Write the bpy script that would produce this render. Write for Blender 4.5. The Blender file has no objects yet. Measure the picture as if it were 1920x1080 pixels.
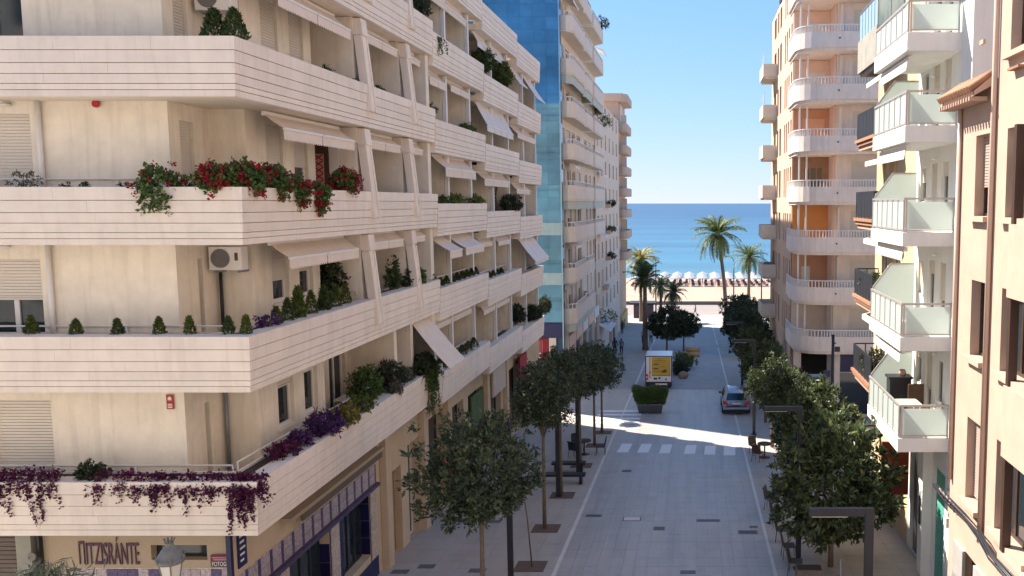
import bpy, bmesh, math, random
import numpy as np
from mathutils import Vector, Matrix
R = math.radians
random.seed(7)
SC = bpy.context.scene
COL = SC.collection

# ------------------------------------------------------------------ camera, sky, sun, exposure
F_PX, CX, CY, EYE = 1619.0, 1300.0, 540.0, 20.6
PITCH = math.atan((540 - 381) / F_PX)
cam = bpy.data.cameras.new('camera')
cam.sensor_width = 36
cam.lens = F_PX / 1920 * 36
cam.shift_x = (960 - CX) / 1920
cam.clip_start = 0.1
cam.clip_end = 80000
co = bpy.data.objects.new('camera', cam)
co.location = (0, 0, EYE)
co.rotation_euler = (math.pi / 2 - PITCH, 0, 0)
COL.objects.link(co)
SC.camera = co

SUN_EL = R(45)
SUN_DIR = Vector((-0.84, 0.545, 0)).normalized() * math.cos(SUN_EL) + Vector((0, 0, math.sin(SUN_EL)))
world = bpy.data.worlds.new('World')
SC.world = world
world.use_nodes = True
wn = world.node_tree
for n in list(wn.nodes):
    wn.nodes.remove(n)
wo = wn.nodes.new('ShaderNodeOutputWorld')
wb = wn.nodes.new('ShaderNodeBackground')
ws = wn.nodes.new('ShaderNodeTexSky')
ws.sky_type = 'NISHITA'
ws.sun_disc = False
ws.sun_elevation = SUN_EL
ws.sun_rotation = math.atan2(SUN_DIR.x, SUN_DIR.y)
ws.altitude = 20
ws.air_density = 0.7
ws.dust_density = 0.0
ws.ozone_density = 1.0
wb.inputs[1].default_value = 0.15
# soft shoulder over the whole dome so the hazy horizon keeps its blue
sky_cap = (7.1, 2.98, 2.6)
va = wn.nodes.new('ShaderNodeVectorMath'); va.operation = 'ADD'; va.inputs[1].default_value = sky_cap
vd = wn.nodes.new('ShaderNodeVectorMath'); vd.operation = 'DIVIDE'
vm = wn.nodes.new('ShaderNodeVectorMath'); vm.operation = 'MULTIPLY'; vm.inputs[1].default_value = (2.48, 2.02, 2.80)
wn.links.new(ws.outputs[0], va.inputs[0]); wn.links.new(ws.outputs[0], vd.inputs[0]); wn.links.new(va.outputs[0], vd.inputs[1])
wn.links.new(vd.outputs[0], vm.inputs[0]); wn.links.new(vm.outputs[0], wb.inputs[0])
wn.links.new(wb.outputs[0], wo.inputs[0])

sun = bpy.data.lights.new('sun', 'SUN')
sun.energy = 3.2
sun.angle = R(0.5)
sun.color = (1.0, 0.91, 0.79)
so = bpy.data.objects.new('sun', sun)
so.rotation_euler = SUN_DIR.to_track_quat('Z', 'Y').to_euler()
so.location = (-30, 20, 60)
COL.objects.link(so)

SC.view_settings.view_transform = 'Standard'
SC.view_settings.look = 'None'
SC.view_settings.gamma = 1
SC.view_settings.use_curve_mapping = False
SC.view_settings.exposure = 2.06
SC.render.engine = 'CYCLES'
SC.cycles.max_bounces = 6
SC.cycles.diffuse_bounces = 4
SC.cycles.transparent_max_bounces = 12
SC.cycles.use_denoising = True

# ------------------------------------------------------------------ surveying helpers
CP, SP = math.cos(PITCH), math.sin(PITCH)
def ray(px, py):
    u = (px - CX) / F_PX; v = (CY - py) / F_PX
    return u, CP + v * SP, -SP + v * CP
def at(px, py, Y):
    d = ray(px, py); t = Y / d[1]
    return Vector((d[0] * t, Y, EYE + d[2] * t))
def onX(px, py, X):
    d = ray(px, py); t = X / d[0]
    return Vector((X, d[1] * t, EYE + d[2] * t))
def zg(y):
    return 10.1 - 0.054 * y if y < 146 else 10.1 - 0.054 * 146

# ------------------------------------------------------------------ materials
MATS = {}
def nodes(m):
    m.use_nodes = True
    nt = m.node_tree
    b = nt.nodes.get('Principled BSDF')
    return nt, b
def mat(name, col, rough=0.8, var=0.10, scale=2.0, bump=0.0, bscale=40, metal=0.0, streak=0.0, rnd=0.0,
        spec=0.4, stain=None, stain_amt=0.0, coat=0.0, track=0.0):
    """procedural material: colour mottled by world-space noise, optional vertical streaks, per-object tone"""
    if name in MATS:
        return MATS[name]
    m = bpy.data.materials.new(name)
    nt, b = nodes(m)
    L = nt.links.new
    geo = nt.nodes.new('ShaderNodeNewGeometry')
    c = Vector(col)
    def mix(fac, a, bcol, op='MIX'):
        x = nt.nodes.new('ShaderNodeMix'); x.data_type = 'RGBA'; x.blend_type = op
        if isinstance(fac, (int, float)): x.inputs[0].default_value = fac
        else: L(fac, x.inputs[0])
        for i, s in ((6, a), (7, bcol)):
            if hasattr(s, 'is_linked'): L(s, x.inputs[i])
            else: x.inputs[i].default_value = (*s, 1)
        return x.outputs[2]
    nz = nt.nodes.new('ShaderNodeTexNoise'); nz.inputs['Scale'].default_value = scale
    nz.inputs['Detail'].default_value = 7; nz.inputs['Roughness'].default_value = 0.62
    L(geo.outputs['Position'], nz.inputs['Vector'])
    cr = nt.nodes.new('ShaderNodeMapRange'); cr.inputs[1].default_value = 0.3; cr.inputs[2].default_value = 0.7
    L(nz.outputs[0], cr.inputs[0])
    out = mix(cr.outputs[0], tuple(c * (1 - var)), tuple(min(0.95, x * (1 + var)) for x in c))
    if streak > 0:
        mp = nt.nodes.new('ShaderNodeMapping'); mp.inputs['Scale'].default_value = (5.5, 5.5, 0.55)
        L(geo.outputs['Position'], mp.inputs['Vector'])
        n2 = nt.nodes.new('ShaderNodeTexNoise'); n2.inputs['Scale'].default_value = 1.0
        n2.inputs['Detail'].default_value = 5; n2.inputs['Distortion'].default_value = 0.6
        L(mp.outputs[0], n2.inputs['Vector'])
        r2 = nt.nodes.new('ShaderNodeMapRange'); r2.inputs[1].default_value = 0.49; r2.inputs[2].default_value = 0.66
        r2.inputs[4].default_value = streak
        L(n2.outputs[0], r2.inputs[0])
        sc = stain if stain else tuple(c * 0.62)
        out = mix(r2.outputs[0], out, sc)
    if stain_amt > 0:
        n3 = nt.nodes.new('ShaderNodeTexNoise'); n3.inputs['Scale'].default_value = 0.9; n3.inputs['Detail'].default_value = 9
        n3.inputs['Roughness'].default_value = 0.7
        L(geo.outputs['Position'], n3.inputs['Vector'])
        r3 = nt.nodes.new('ShaderNodeMapRange'); r3.inputs[1].default_value = 0.55; r3.inputs[2].default_value = 0.75
        r3.inputs[4].default_value = stain_amt
        L(n3.outputs[0], r3.inputs[0])
        out = mix(r3.outputs[0], out, stain if stain else tuple(c * 0.5))
    if track > 0:
        mp = nt.nodes.new('ShaderNodeMapping'); mp.inputs['Scale'].default_value = (1.5, 0.07, 1)
        L(geo.outputs['Position'], mp.inputs['Vector'])
        n4 = nt.nodes.new('ShaderNodeTexNoise'); n4.inputs['Scale'].default_value = 1.0; n4.inputs['Detail'].default_value = 6; n4.inputs['Roughness'].default_value = 0.6
        L(mp.outputs[0], n4.inputs['Vector'])
        r4 = nt.nodes.new('ShaderNodeMapRange'); r4.inputs[1].default_value = 0.45; r4.inputs[2].default_value = 0.68; r4.inputs[4].default_value = track
        L(n4.outputs[0], r4.inputs[0])
        out = mix(r4.outputs[0], out, tuple(c * 0.62))
        n5 = nt.nodes.new('ShaderNodeTexNoise'); n5.inputs['Scale'].default_value = 5.5; n5.inputs['Detail'].default_value = 2
        L(geo.outputs['Position'], n5.inputs['Vector'])
        r5 = nt.nodes.new('ShaderNodeMapRange'); r5.inputs[1].default_value = 0.66; r5.inputs[2].default_value = 0.72; r5.inputs[4].default_value = track * 0.7
        L(n5.outputs[0], r5.inputs[0])
        out = mix(r5.outputs[0], out, tuple(c * 0.55))
    if rnd > 0:
        oi = nt.nodes.new('ShaderNodeObjectInfo')
        ad = nt.nodes.new('ShaderNodeMath'); ad.operation = 'ADD'
        L(oi.outputs['Random'], ad.inputs[0]); L(geo.outputs['Random Per Island'], ad.inputs[1])
        fr = nt.nodes.new('ShaderNodeMath'); fr.operation = 'FRACT'; L(ad.outputs[0], fr.inputs[0])
        hv = nt.nodes.new('ShaderNodeMapRange'); hv.inputs[3].default_value = 1 - rnd; hv.inputs[4].default_value = 1 + rnd
        L(fr.outputs[0], hv.inputs[0])
        h = nt.nodes.new('ShaderNodeHueSaturation'); L(hv.outputs[0], h.inputs['Value']); L(out, h.inputs['Color'])
        out = h.outputs[0]
    L(out, b.inputs['Base Color'])
    b.inputs['Roughness'].default_value = rough
    b.inputs['Metallic'].default_value = metal
    b.inputs['Specular IOR Level'].default_value = spec
    if coat: b.inputs['Coat Weight'].default_value = coat; b.inputs['Coat Roughness'].default_value = 0.08
    if bump > 0:
        nb = nt.nodes.new('ShaderNodeTexNoise'); nb.inputs['Scale'].default_value = bscale; nb.inputs['Detail'].default_value = 5
        L(geo.outputs['Position'], nb.inputs['Vector'])
        bp = nt.nodes.new('ShaderNodeBump'); bp.inputs['Strength'].default_value = bump; bp.inputs['Distance'].default_value = 0.02
        L(nb.outputs[0], bp.inputs['Height']); L(bp.outputs[0], b.inputs['Normal'])
    MATS[name] = m
    return m
def leafmat(name, c1, c2, trans=0.25, rough=0.5, c3=None):
    if name in MATS: return MATS[name]
    m = bpy.data.materials.new(name)
    nt, b = nodes(m); L = nt.links.new
    geo = nt.nodes.new('ShaderNodeNewGeometry')
    cr = nt.nodes.new('ShaderNodeValToRGB')
    cr.color_ramp.elements[0].color = (*c1, 1); cr.color_ramp.elements[1].color = (*c2, 1)
    if c3:
        e = cr.color_ramp.elements.new(0.93); e.color = (*c2, 1)
        cr.color_ramp.elements[-1].color = (*c3, 1)
    L(geo.outputs['Random Per Island'], cr.inputs[0])
    L(cr.outputs[0], b.inputs['Base Color'])
    b.inputs['Roughness'].default_value = rough
    b.inputs['Specular IOR Level'].default_value = 0.22
    if trans > 0:
        tr = nt.nodes.new('ShaderNodeBsdfTranslucent'); L(cr.outputs[0], tr.inputs[0])
        mx = nt.nodes.new('ShaderNodeMixShader'); mx.inputs[0].default_value = trans
        o = nt.nodes['Material Output']
        L(b.outputs[0], mx.inputs[1]); L(tr.outputs[0], mx.inputs[2]); L(mx.outputs[0], o.inputs[0])
    MATS[name] = m
    return m
def glassmat(name, col, alpha=0.5, rough=0.06, tint=None):
    """thin window glass: mirror-like coat over a partly clear, tinted pane"""
    if name in MATS: return MATS[name]
    m = bpy.data.materials.new(name)
    nt, b = nodes(m); L = nt.links.new
    b.inputs['Base Color'].default_value = (*col, 1)
    b.inputs['Roughness'].default_value = rough
    b.inputs['Specular IOR Level'].default_value = 0.8
    tr = nt.nodes.new('ShaderNodeBsdfTransparent'); tr.inputs[0].default_value = (*(tint or (0.85, 0.9, 0.9)), 1)
    mx = nt.nodes.new('ShaderNodeMixShader'); mx.inputs[0].default_value = alpha
    o = nt.nodes['Material Output']
    L(b.outputs[0], mx.inputs[1]); L(tr.outputs[0], mx.inputs[2]); L(mx.outputs[0], o.inputs[0])
    MATS[name] = m
    return m

STONE = mat('cream_stone', (0.81, 0.70, 0.595), 0.75, 0.06, 1.6, bump=0.12, bscale=60, streak=0.17, stain=(0.52, 0.41, 0.33), rnd=0.03, stain_amt=0.18)
PLASTER = mat('cream_plaster', (0.79, 0.70, 0.575), 0.85, 0.08, 2.2, bump=0.3, bscale=18, streak=0.20, stain=(0.43, 0.35, 0.29))
SOFFIT = mat('soffit_paint', (0.74, 0.65, 0.54), 0.85, 0.05)
WHITE = mat('white_paint', (0.74, 0.70, 0.66), 0.5, 0.04)
SHUT = mat('shutter_slat', (0.66, 0.59, 0.51), 0.55, 0.04)
AWN = mat('awning_cloth', (0.74, 0.62, 0.52), 0.85, 0.05, 3, bump=0.05)
AWNL = mat('awning_pale', (0.72, 0.66, 0.62), 0.85, 0.04, 3)
GLASS = glassmat('window_glass', (0.03, 0.045, 0.055), 0.30)
DARKG = mat('dark_glass', (0.025, 0.032, 0.04), 0.07, 0.2, 0.6, spec=0.8)
CURT = mat('curtain_cloth', (0.55, 0.55, 0.54), 0.9, 0.06, 4)
BLACK = mat('black_metal', (0.018, 0.019, 0.024), 0.45, 0.15)
GREYM = mat('grey_metal', (0.22, 0.23, 0.25), 0.45, 0.1, metal=0.3)
DARKGREY = mat('charcoal_metal', (0.022, 0.023, 0.03), 0.5, 0.1)
SOIL = mat('soil', (0.06, 0.045, 0.035), 0.95, 0.3, 20)
BROWN = mat('brown_wood', (0.10, 0.05, 0.03), 0.6, 0.2, 6)
RED = mat('red_paint', (0.42, 0.02, 0.02), 0.5, 0.08)
NAVY = mat('navy_tile', (0.012, 0.011, 0.06), 0.3, 0.2, 5, rnd=0.2)
BLUE = mat('blue_paint', (0.010, 0.014, 0.085), 0.4, 0.1)
CONC = mat('concrete', (0.33, 0.30, 0.26), 0.9, 0.15, 2.5, bump=0.3, streak=0.35, stain_amt=0.3)
TERRA = mat('terracotta', (0.34, 0.17, 0.10), 0.85, 0.15, 5, rnd=0.12)
PINK = mat('pink_render', (0.46, 0.335, 0.26), 0.9, 0.07, 1.4, bump=0.15, streak=0.12, stain=(0.38, 0.26, 0.19), stain_amt=0.25)
PINKD = mat('pink_trim', (0.48, 0.32, 0.245), 0.85, 0.07)
WHR = mat('white_render', (0.74, 0.72, 0.68), 0.85, 0.05, 1.2, streak=0.12, stain=(0.5, 0.46, 0.4))
OCHRE = mat('ochre_render', (0.56, 0.43, 0.26), 0.9, 0.10, 6, bump=0.5, bscale=14)
CREAMR = mat('cream_render', (0.66, 0.58, 0.49), 0.9, 0.06, 1.0, streak=0.12, stain=(0.48, 0.37, 0.27))
PEACH = mat('peach_render', (0.54, 0.39, 0.29), 0.9, 0.06, 1.0, streak=0.15, stain=(0.4, 0.27, 0.19))
PALEC = mat('pale_render', (0.76, 0.64, 0.56), 0.9, 0.07, 1.2, streak=0.22, stain=(0.45, 0.39, 0.33))
ORANGE = mat('orange_render', (0.68, 0.37, 0.24), 0.85, 0.06)
SALMON = mat('salmon_render', (0.76, 0.52, 0.40), 0.85, 0.06)
PAVE = mat('paving_stone', (0.43, 0.40, 0.375), 0.48, 0.10, 0.9, bump=0.10, bscale=70, rnd=0.03, spec=0.5, track=0.5, stain_amt=0.5, stain=(0.27, 0.262, 0.26))
PAVEL = mat('pavement_slab', (0.44, 0.40, 0.36), 0.6, 0.10, 0.9, bump=0.12, bscale=70, rnd=0.035, track=0.3, stain_amt=0.45, stain=(0.29, 0.275, 0.26))
JOINT = mat('paving_joint', (0.30, 0.29, 0.285), 0.9, 0.15, 1.5)
KERB = mat('pale_kerb', (0.66, 0.62, 0.58), 0.8, 0.10, 3, stain_amt=0.2)
ROADW = mat('white_road_paint', (0.80, 0.80, 0.79), 0.7, 0.06, 8, stain_amt=0.45, stain=(0.5, 0.5, 0.5))
BARK = mat('bark', (0.17, 0.13, 0.10), 0.9, 0.25, 14, bump=0.5, bscale=30)
PALMB = mat('palm_bark', (0.20, 0.14, 0.10), 0.95, 0.3, 9, bump=0.8, bscale=12)
LEAF = leafmat('tree_leaf', (0.034, 0.055, 0.036), (0.125, 0.155, 0.085), 0.22, 0.38, (0.22, 0.23, 0.12))
LEAFR = leafmat('ficus_leaf', (0.042, 0.062, 0.036), (0.130, 0.165, 0.070), 0.25, 0.38, (0.26, 0.26, 0.08))
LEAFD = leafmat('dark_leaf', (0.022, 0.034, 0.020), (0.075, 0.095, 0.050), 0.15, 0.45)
LEAFB = leafmat('bright_leaf', (0.070, 0.105, 0.028), (0.182, 0.210, 0.056), 0.25)
LEAFH = leafmat('hedge_leaf', (0.051, 0.093, 0.031), (0.128, 0.187, 0.051), 0.2)
LEAFY = leafmat('yellow_leaf', (0.15, 0.13, 0.03), (0.30, 0.25, 0.06), 0.25)
LEAFP = leafmat('purple_leaf', (0.045, 0.012, 0.034), (0.17, 0.032, 0.10), 0.2)
LEAFV = leafmat('violet_leaf', (0.043, 0.017, 0.068), (0.128, 0.051, 0.187), 0.2)
LEAFG = leafmat('grey_leaf', (0.09, 0.10, 0.07), (0.17, 0.17, 0.12), 0.2)
FLOWER = leafmat('red_flower', (0.208, 0.008, 0.016), (0.400, 0.026, 0.039), 0.15)
CONIF = leafmat('conifer_leaf', (0.045, 0.075, 0.018), (0.150, 0.188, 0.045), 0.15)
CONIFD = leafmat('dark_conifer_leaf', (0.032, 0.056, 0.021), (0.096, 0.136, 0.045), 0.15)
PALML = leafmat('palm_leaf', (0.085, 0.128, 0.043), (0.238, 0.272, 0.085), 0.2)
PALMY = leafmat('yellow_palm_leaf', (0.195, 0.182, 0.039), (0.400, 0.351, 0.091), 0.2)
PALMD = leafmat('dark_palm_leaf', (0.043, 0.076, 0.034), (0.119, 0.170, 0.068), 0.2)

# ------------------------------------------------------------------ object helpers
WPOS = {}
def tag(o, label=None, cat=None, group=None, kind=None):
    if label: o['label'] = label
    if cat: o['category'] = cat
    if group: o['group'] = group
    if kind: o['kind'] = kind
    return o
def thing(name, label, cat, loc=(0, 0, 0), group=None):
    o = bpy.data.objects.new(name, None)
    o.empty_display_size = 0.3
    o.location = loc
    COL.objects.link(o)
    WPOS[o] = Vector(loc)
    return tag(o, label, cat, group)
def link(name, me, parent=None, loc=(0, 0, 0), rot=None, scale=None):
    o = bpy.data.objects.new(name, me)
    o.location = loc
    if rot: o.rotation_euler = rot
    if scale: o.scale = scale
    COL.objects.link(o)
    base = Vector((0, 0, 0))
    if parent:
        o.parent = parent
        base = WPOS.get(parent, base)
    WPOS[o] = base + Vector(loc)
    return o
class MB:
    """collects shapes in world coordinates and links them as one mesh object"""
    def __init__(s):
        s.v = []; s.f = []; s.mi = []; s.sm = []; s.cur = 0; s.smooth = False
    def face(s, idx):
        s.f.append(idx); s.mi.append(s.cur); s.sm.append(s.smooth)
    def box(s, x0, x1, y0, y1, z0, z1):
        n = len(s.v)
        s.v += [(x0, y0, z0), (x1, y0, z0), (x1, y1, z0), (x0, y1, z0), (x0, y0, z1), (x1, y0, z1), (x1, y1, z1), (x0, y1, z1)]
        for q in ((3, 2, 1, 0), (4, 5, 6, 7), (0, 1, 5, 4), (1, 2, 6, 5), (2, 3, 7, 6), (3, 0, 4, 7)):
            s.face(tuple(n + i for i in q))
        return s
    def hexa(s, p):
        """8 points: bottom ring then top ring"""
        n = len(s.v); s.v += [tuple(q) for q in p]
        for q in ((3, 2, 1, 0), (4, 5, 6, 7), (0, 1, 5, 4), (1, 2, 6, 5), (2, 3, 7, 6), (3, 0, 4, 7)):
            s.face(tuple(n + i for i in q))
        return s
    def quad(s, *p):
        n = len(s.v); s.v += [tuple(q) for q in p]; s.face(tuple(range(n, n + len(p)))); return s
    def prism(s, poly, z0, z1):
        """plan polygon (counter-clockwise) extruded upward"""
        n = len(s.v); k = len(poly)
        s.v += [(x, y, z0) for x, y in poly] + [(x, y, z1) for x, y in poly]
        s.face(tuple(n + i for i in reversed(range(k)))); s.face(tuple(n + k + i for i in range(k)))
        for i in range(k):
            j = (i + 1) % k
            s.face((n + i, n + j, n + k + j, n + k + i))
        return s
    def extrude(s, poly, vec):
        """3-D polygon swept along a vector"""
        n = len(s.v); k = len(poly); vec = Vector(vec)
        s.v += [tuple(p) for p in poly] + [tuple(Vector(p) + vec) for p in poly]
        s.face(tuple(n + i for i in reversed(range(k)))); s.face(tuple(n + k + i for i in range(k)))
        for i in range(k):
            j = (i + 1) % k
            s.face((n + i, n + j, n + k + j, n + k + i))
        return s
    def bar(s, a, b, w, h=None, up=(0, 0, 1)):
        a, b = Vector(a), Vector(b); h = h or w
        d = (b - a).normalized(); up = Vector(up)
        if abs(d.dot(up)) > 0.98: up = Vector((0, 1, 0))
        r = d.cross(up).normalized() * w / 2; u = r.cross(d).normalized() * h / 2
        return s.hexa([a - r - u, a + r - u, a + r + u, a - r + u, b - r - u, b + r - u, b + r + u, b - r + u])
    def tube(s, pts, r, n=8, caps=True):
        pts = [Vector(p) for p in pts]
        rs = r if isinstance(r, (list, tuple)) else [r] * len(pts)
        base = len(s.v); sm = s.smooth; s.smooth = True
        for i, p in enumerate(pts):
            d = (pts[min(i + 1, len(pts) - 1)] - pts[max(i - 1, 0)]).normalized()
            a = Vector((0, 0, 1)) if abs(d.z) < 0.9 else Vector((1, 0, 0))
            x = d.cross(a).normalized(); y = d.cross(x)
            for k in range(n):
                t = 2 * math.pi * k / n
                s.v.append(tuple(p + (x * math.cos(t) + y * math.sin(t)) * rs[i]))
        for i in range(len(pts) - 1):
            for k in range(n):
                a, b = base + i * n + k, base + i * n + (k + 1) % n
                s.face((a, b, b + n, a + n))
        s.smooth = sm
        if caps:
            s.face(tuple(base + k for k in reversed(range(n)))); s.face(tuple(base + (len(pts) - 1) * n + k for k in range(n)))
        return s
    def lathe(s, prof, c, n=12, smooth=True):
        base = len(s.v); c = Vector(c); sm = s.smooth; s.smooth = smooth
        for r, z in prof:
            for k in range(n):
                t = 2 * math.pi * k / n
                s.v.append((c.x + r * math.cos(t), c.y + r * math.sin(t), c.z + z))
        for i in range(len(prof) - 1):
            for k in range(n):
                a, b = base + i * n + k, base + i * n + (k + 1) % n
                s.face((a, b, b + n, a + n))
        s.smooth = sm
        s.face(tuple(base + k for k in reversed(range(n)))); s.face(tuple(base + (len(prof) - 1) * n + k for k in range(n)))
        return s
    def mesh(s, name, mats, off=(0, 0, 0), bevel=0):
        me = bpy.data.meshes.new(name)
        ox, oy, oz = off
        me.from_pydata([(x - ox, y - oy, z - oz) for x, y, z in s.v], [], s.f)
        for m in (mats if isinstance(mats, (list, tuple)) else [mats]): me.materials.append(m)
        me.polygons.foreach_set('material_index', s.mi)
        me.polygons.foreach_set('use_smooth', s.sm)
        if bevel:
            bm = bmesh.new(); bm.from_mesh(me)
            bmesh.ops.bevel(bm, geom=list(bm.edges), offset=bevel, segments=1, affect='EDGES', clamp_overlap=True)
            bm.to_mesh(me); bm.free()
        me.update()
        return me
    def build(s, name, mats, parent=None, bevel=0, origin=None):
        xs = np.array(s.v)
        c = Vector(origin) if origin is not None else Vector(((xs[:, 0].min() + xs[:, 0].max()) / 2, (xs[:, 1].min() + xs[:, 1].max()) / 2, xs[:, 2].min()))
        me = s.mesh(name, mats, c, bevel)
        base = WPOS.get(parent, Vector((0, 0, 0))) if parent else Vector((0, 0, 0))
        return link(name, me, parent, c - base)
def B(x0, x1, y0, y1, z0, z1):
    return MB().box(x0, x1, y0, y1, z0, z1)
def copy_tree(o, parent=None):
    c = o.copy(); COL.objects.link(c); c.parent = parent
    WPOS[c] = WPOS.get(o, Vector((0, 0, 0)))
    for ch in list(o.children): copy_tree(ch, c)
    return c
class Face:
    """a vertical facade: origin, direction along it and outward normal; depth n is positive outward"""
    def __init__(s, o, u, n):
        s.o = Vector(o); s.u = Vector(u); s.n = Vector(n)
    def p(s, u, n, z):
        q = s.o + s.u * u + s.n * n
        return (q.x, q.y, z)
    def box(s, mb, u0, u1, n0, n1, z0, z1):
        a, b = s.p(u0, n0, z0), s.p(u1, n1, z1)
        return mb.box(min(a[0], b[0]), max(a[0], b[0]), min(a[1], b[1]), max(a[1], b[1]), z0, z1)
    def sheet(s, mb, U0, U1, Z0, Z1, holes=(), depth=0.2):
        """wall skin with real openings and reveals"""
        us = sorted({U0, U1, *[h[0] for h in holes], *[h[1] for h in holes]})
        zs = sorted({Z0, Z1, *[h[2] for h in holes], *[h[3] for h in holes]})
        us = [u for u in us if U0 <= u <= U1]; zs = [z for z in zs if Z0 <= z <= Z1]
        flip = s.u.cross(Vector((0, 0, 1))).dot(s.n) < 0
        def q(*pts):
            mb.quad(*(pts[::-1] if flip else pts))
        for i in range(len(us) - 1):
            for j in range(len(zs) - 1):
                um, zm = (us[i] + us[i + 1]) / 2, (zs[j] + zs[j + 1]) / 2
                if any(h[0] < um < h[1] and h[2] < zm < h[3] for h in holes): continue
                q(s.p(us[i], 0, zs[j]), s.p(us[i + 1], 0, zs[j]), s.p(us[i + 1], 0, zs[j + 1]), s.p(us[i], 0, zs[j + 1]))
        for a, b, c, d in holes:
            for e, f in (((a, c), (b, c)), ((b, c), (b, d)), ((b, d), (a, d)), ((a, d), (a, c))):
                q(s.p(e[0], 0, e[1]), s.p(e[0], -depth, e[1]), s.p(f[0], -depth, f[1]), s.p(f[0], 0, f[1]))
        return mb
def window(parent, fc, u0, u1, z0, z1, depth=0.2, shut=0.0, frame=None, mull=1, curtain=False, sill=True, fw=0.06, pane=None, name='window'):
    """window set back in its opening: frame, pane, optional roller shutter of slats and curtain"""
    fm = frame or WHITE
    n0, n1 = -depth - 0.05, -depth + 0.02
    m = MB()
    fc.box(m, u0, u0 + fw, n0, n1, z0, z1); fc.box(m, u1 - fw, u1, n0, n1, z0, z1)
    fc.box(m, u0 + fw, u1 - fw, n0, n1, z0, z0 + fw); fc.box(m, u0 + fw, u1 - fw, n0, n1, z1 - fw, z1)
    for i in range(mull):
        uc = u0 + (u1 - u0) * (i + 1) / (mull + 1)
        fc.box(m, uc - fw * 0.6, uc + fw * 0.6, n0, n1 - 0.004, z0 + fw, z1 - fw)
    w = m.build(name, fm, parent)
    g = MB(); fc.box(g, u0 + fw, u1 - fw, n0 + 0.015, n0 + 0.03, z0 + fw, z1 - fw)
    g.build('pane', pane or (GLASS if curtain else DARKG), w)
    if curtain:
        c = MB(); k = 14
        for i in range(k):
            a = u0 + (u1 - u0) * i / k; b = u0 + (u1 - u0) * (i + 1) / k
            dn = 0.03 if i % 2 else 0.0
            p0 = fc.p(a, n0 - 0.12 - dn, z0); p1 = fc.p(b, n0 - 0.15 + dn, z0)
            c.hexa([p0, p1, Vector(p1) - fc.n * 0.01, Vector(p0) - fc.n * 0.01] + [(x[0], x[1], z1) for x in (p0, p1, Vector(p1) - fc.n * 0.01, Vector(p0) - fc.n * 0.01)])
        c.build('curtain', CURT, w)
    if shut > 0:
        sm = MB(); zb = z1 - (z1 - z0) * shut; z = z1
        while z > zb + 0.01:
            zz = max(z - 0.068, zb)
            fc.box(sm, u0 + 0.012, u1 - 0.012, n1 + 0.012, n1 + 0.034, zz + 0.016, z)
            fc.box(sm, u0 + 0.012, u1 - 0.012, n1 + 0.004, n1 + 0.012, zz, zz + 0.016)
            z = zz
        fc.box(sm, u0 + 0.01, u1 - 0.01, n1 + 0.006, n1 + 0.036, zb - 0.04, zb)
        sm.build('shutter', SHUT, w)
    if sill:
        s = MB(); fc.box(s, u0 - 0.05, u1 + 0.05, -depth, 0.05, z0 - 0.05, z0 - 0.003)
        s.build('sill', PLASTER if fm is WHITE else fm, w)
    return w
def lettering(body, size, loc, rot, m, parent, sx=1.0, name='lettering', align='LEFT', spacing=1.0, ext=0.004, sy=1.0):
    cu = bpy.data.curves.new(name, 'FONT'); cu.body = body; cu.size = size; cu.extrude = ext
    cu.align_x = align; cu.space_character = spacing
    t = bpy.data.objects.new(name, cu); COL.objects.link(t)
    bpy.context.view_layer.update()
    me = bpy.data.meshes.new_from_object(t.evaluated_get(bpy.context.evaluated_depsgraph_get()))
    bpy.data.objects.remove(t)
    me.materials.clear(); me.materials.append(m)
    base = WPOS.get(parent, Vector((0, 0, 0))) if parent else Vector((0, 0, 0))
    return link(name, me, parent, Vector(loc) - base, rot, (sx, sy, 1))

# ------------------------------------------------------------------ foliage helpers
RNG = np.random.default_rng(11)
def leaves(centers, outs, length, width, spread=0.8, seed=0, fold=0.25):
    """leaf-shaped faces: centers Nx3, outs Nx3 growth directions"""
    rng = np.random.default_rng(seed)
    n = len(centers)
    d = outs + rng.normal(0, spread, (n, 3)); d /= np.linalg.norm(d, axis=1)[:, None] + 1e-9
    a = rng.normal(0, 1, (n, 3)); s = np.cross(d, a); s /= np.linalg.norm(s, axis=1)[:, None] + 1e-9
    nn = np.cross(s, d)
    L = (length * rng.uniform(0.65, 1.25, n))[:, None]; W = (width * rng.uniform(0.7, 1.2, n))[:, None]
    c = centers
    p0 = c; p2 = c + d * L - nn * L * 0.15
    p1 = c + d * L * 0.45 + s * W * 0.5 + nn * L * fold * 0.3
    p3 = c + d * L * 0.45 - s * W * 0.5 + nn * L * fold * 0.3
    v = np.stack([p0, p1, p2, p3], 1).reshape(-1, 3)
    return v
def leafmesh(name, v, m):
    n = len(v) // 4
    me = bpy.data.meshes.new(name)
    me.vertices.add(len(v)); me.vertices.foreach_set('co', v.astype(np.float32).ravel())
    me.loops.add(n * 4); me.loops.foreach_set('vertex_index', np.arange(n * 4, dtype=np.int32))
    me.polygons.add(n)
    me.polygons.foreach_set('loop_start', np.arange(0, n * 4, 4, dtype=np.int32))
    me.polygons.foreach_set('loop_total', np.full(n, 4, dtype=np.int32))
    me.materials.append(m); me.update(); me.validate()
    return me
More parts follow.
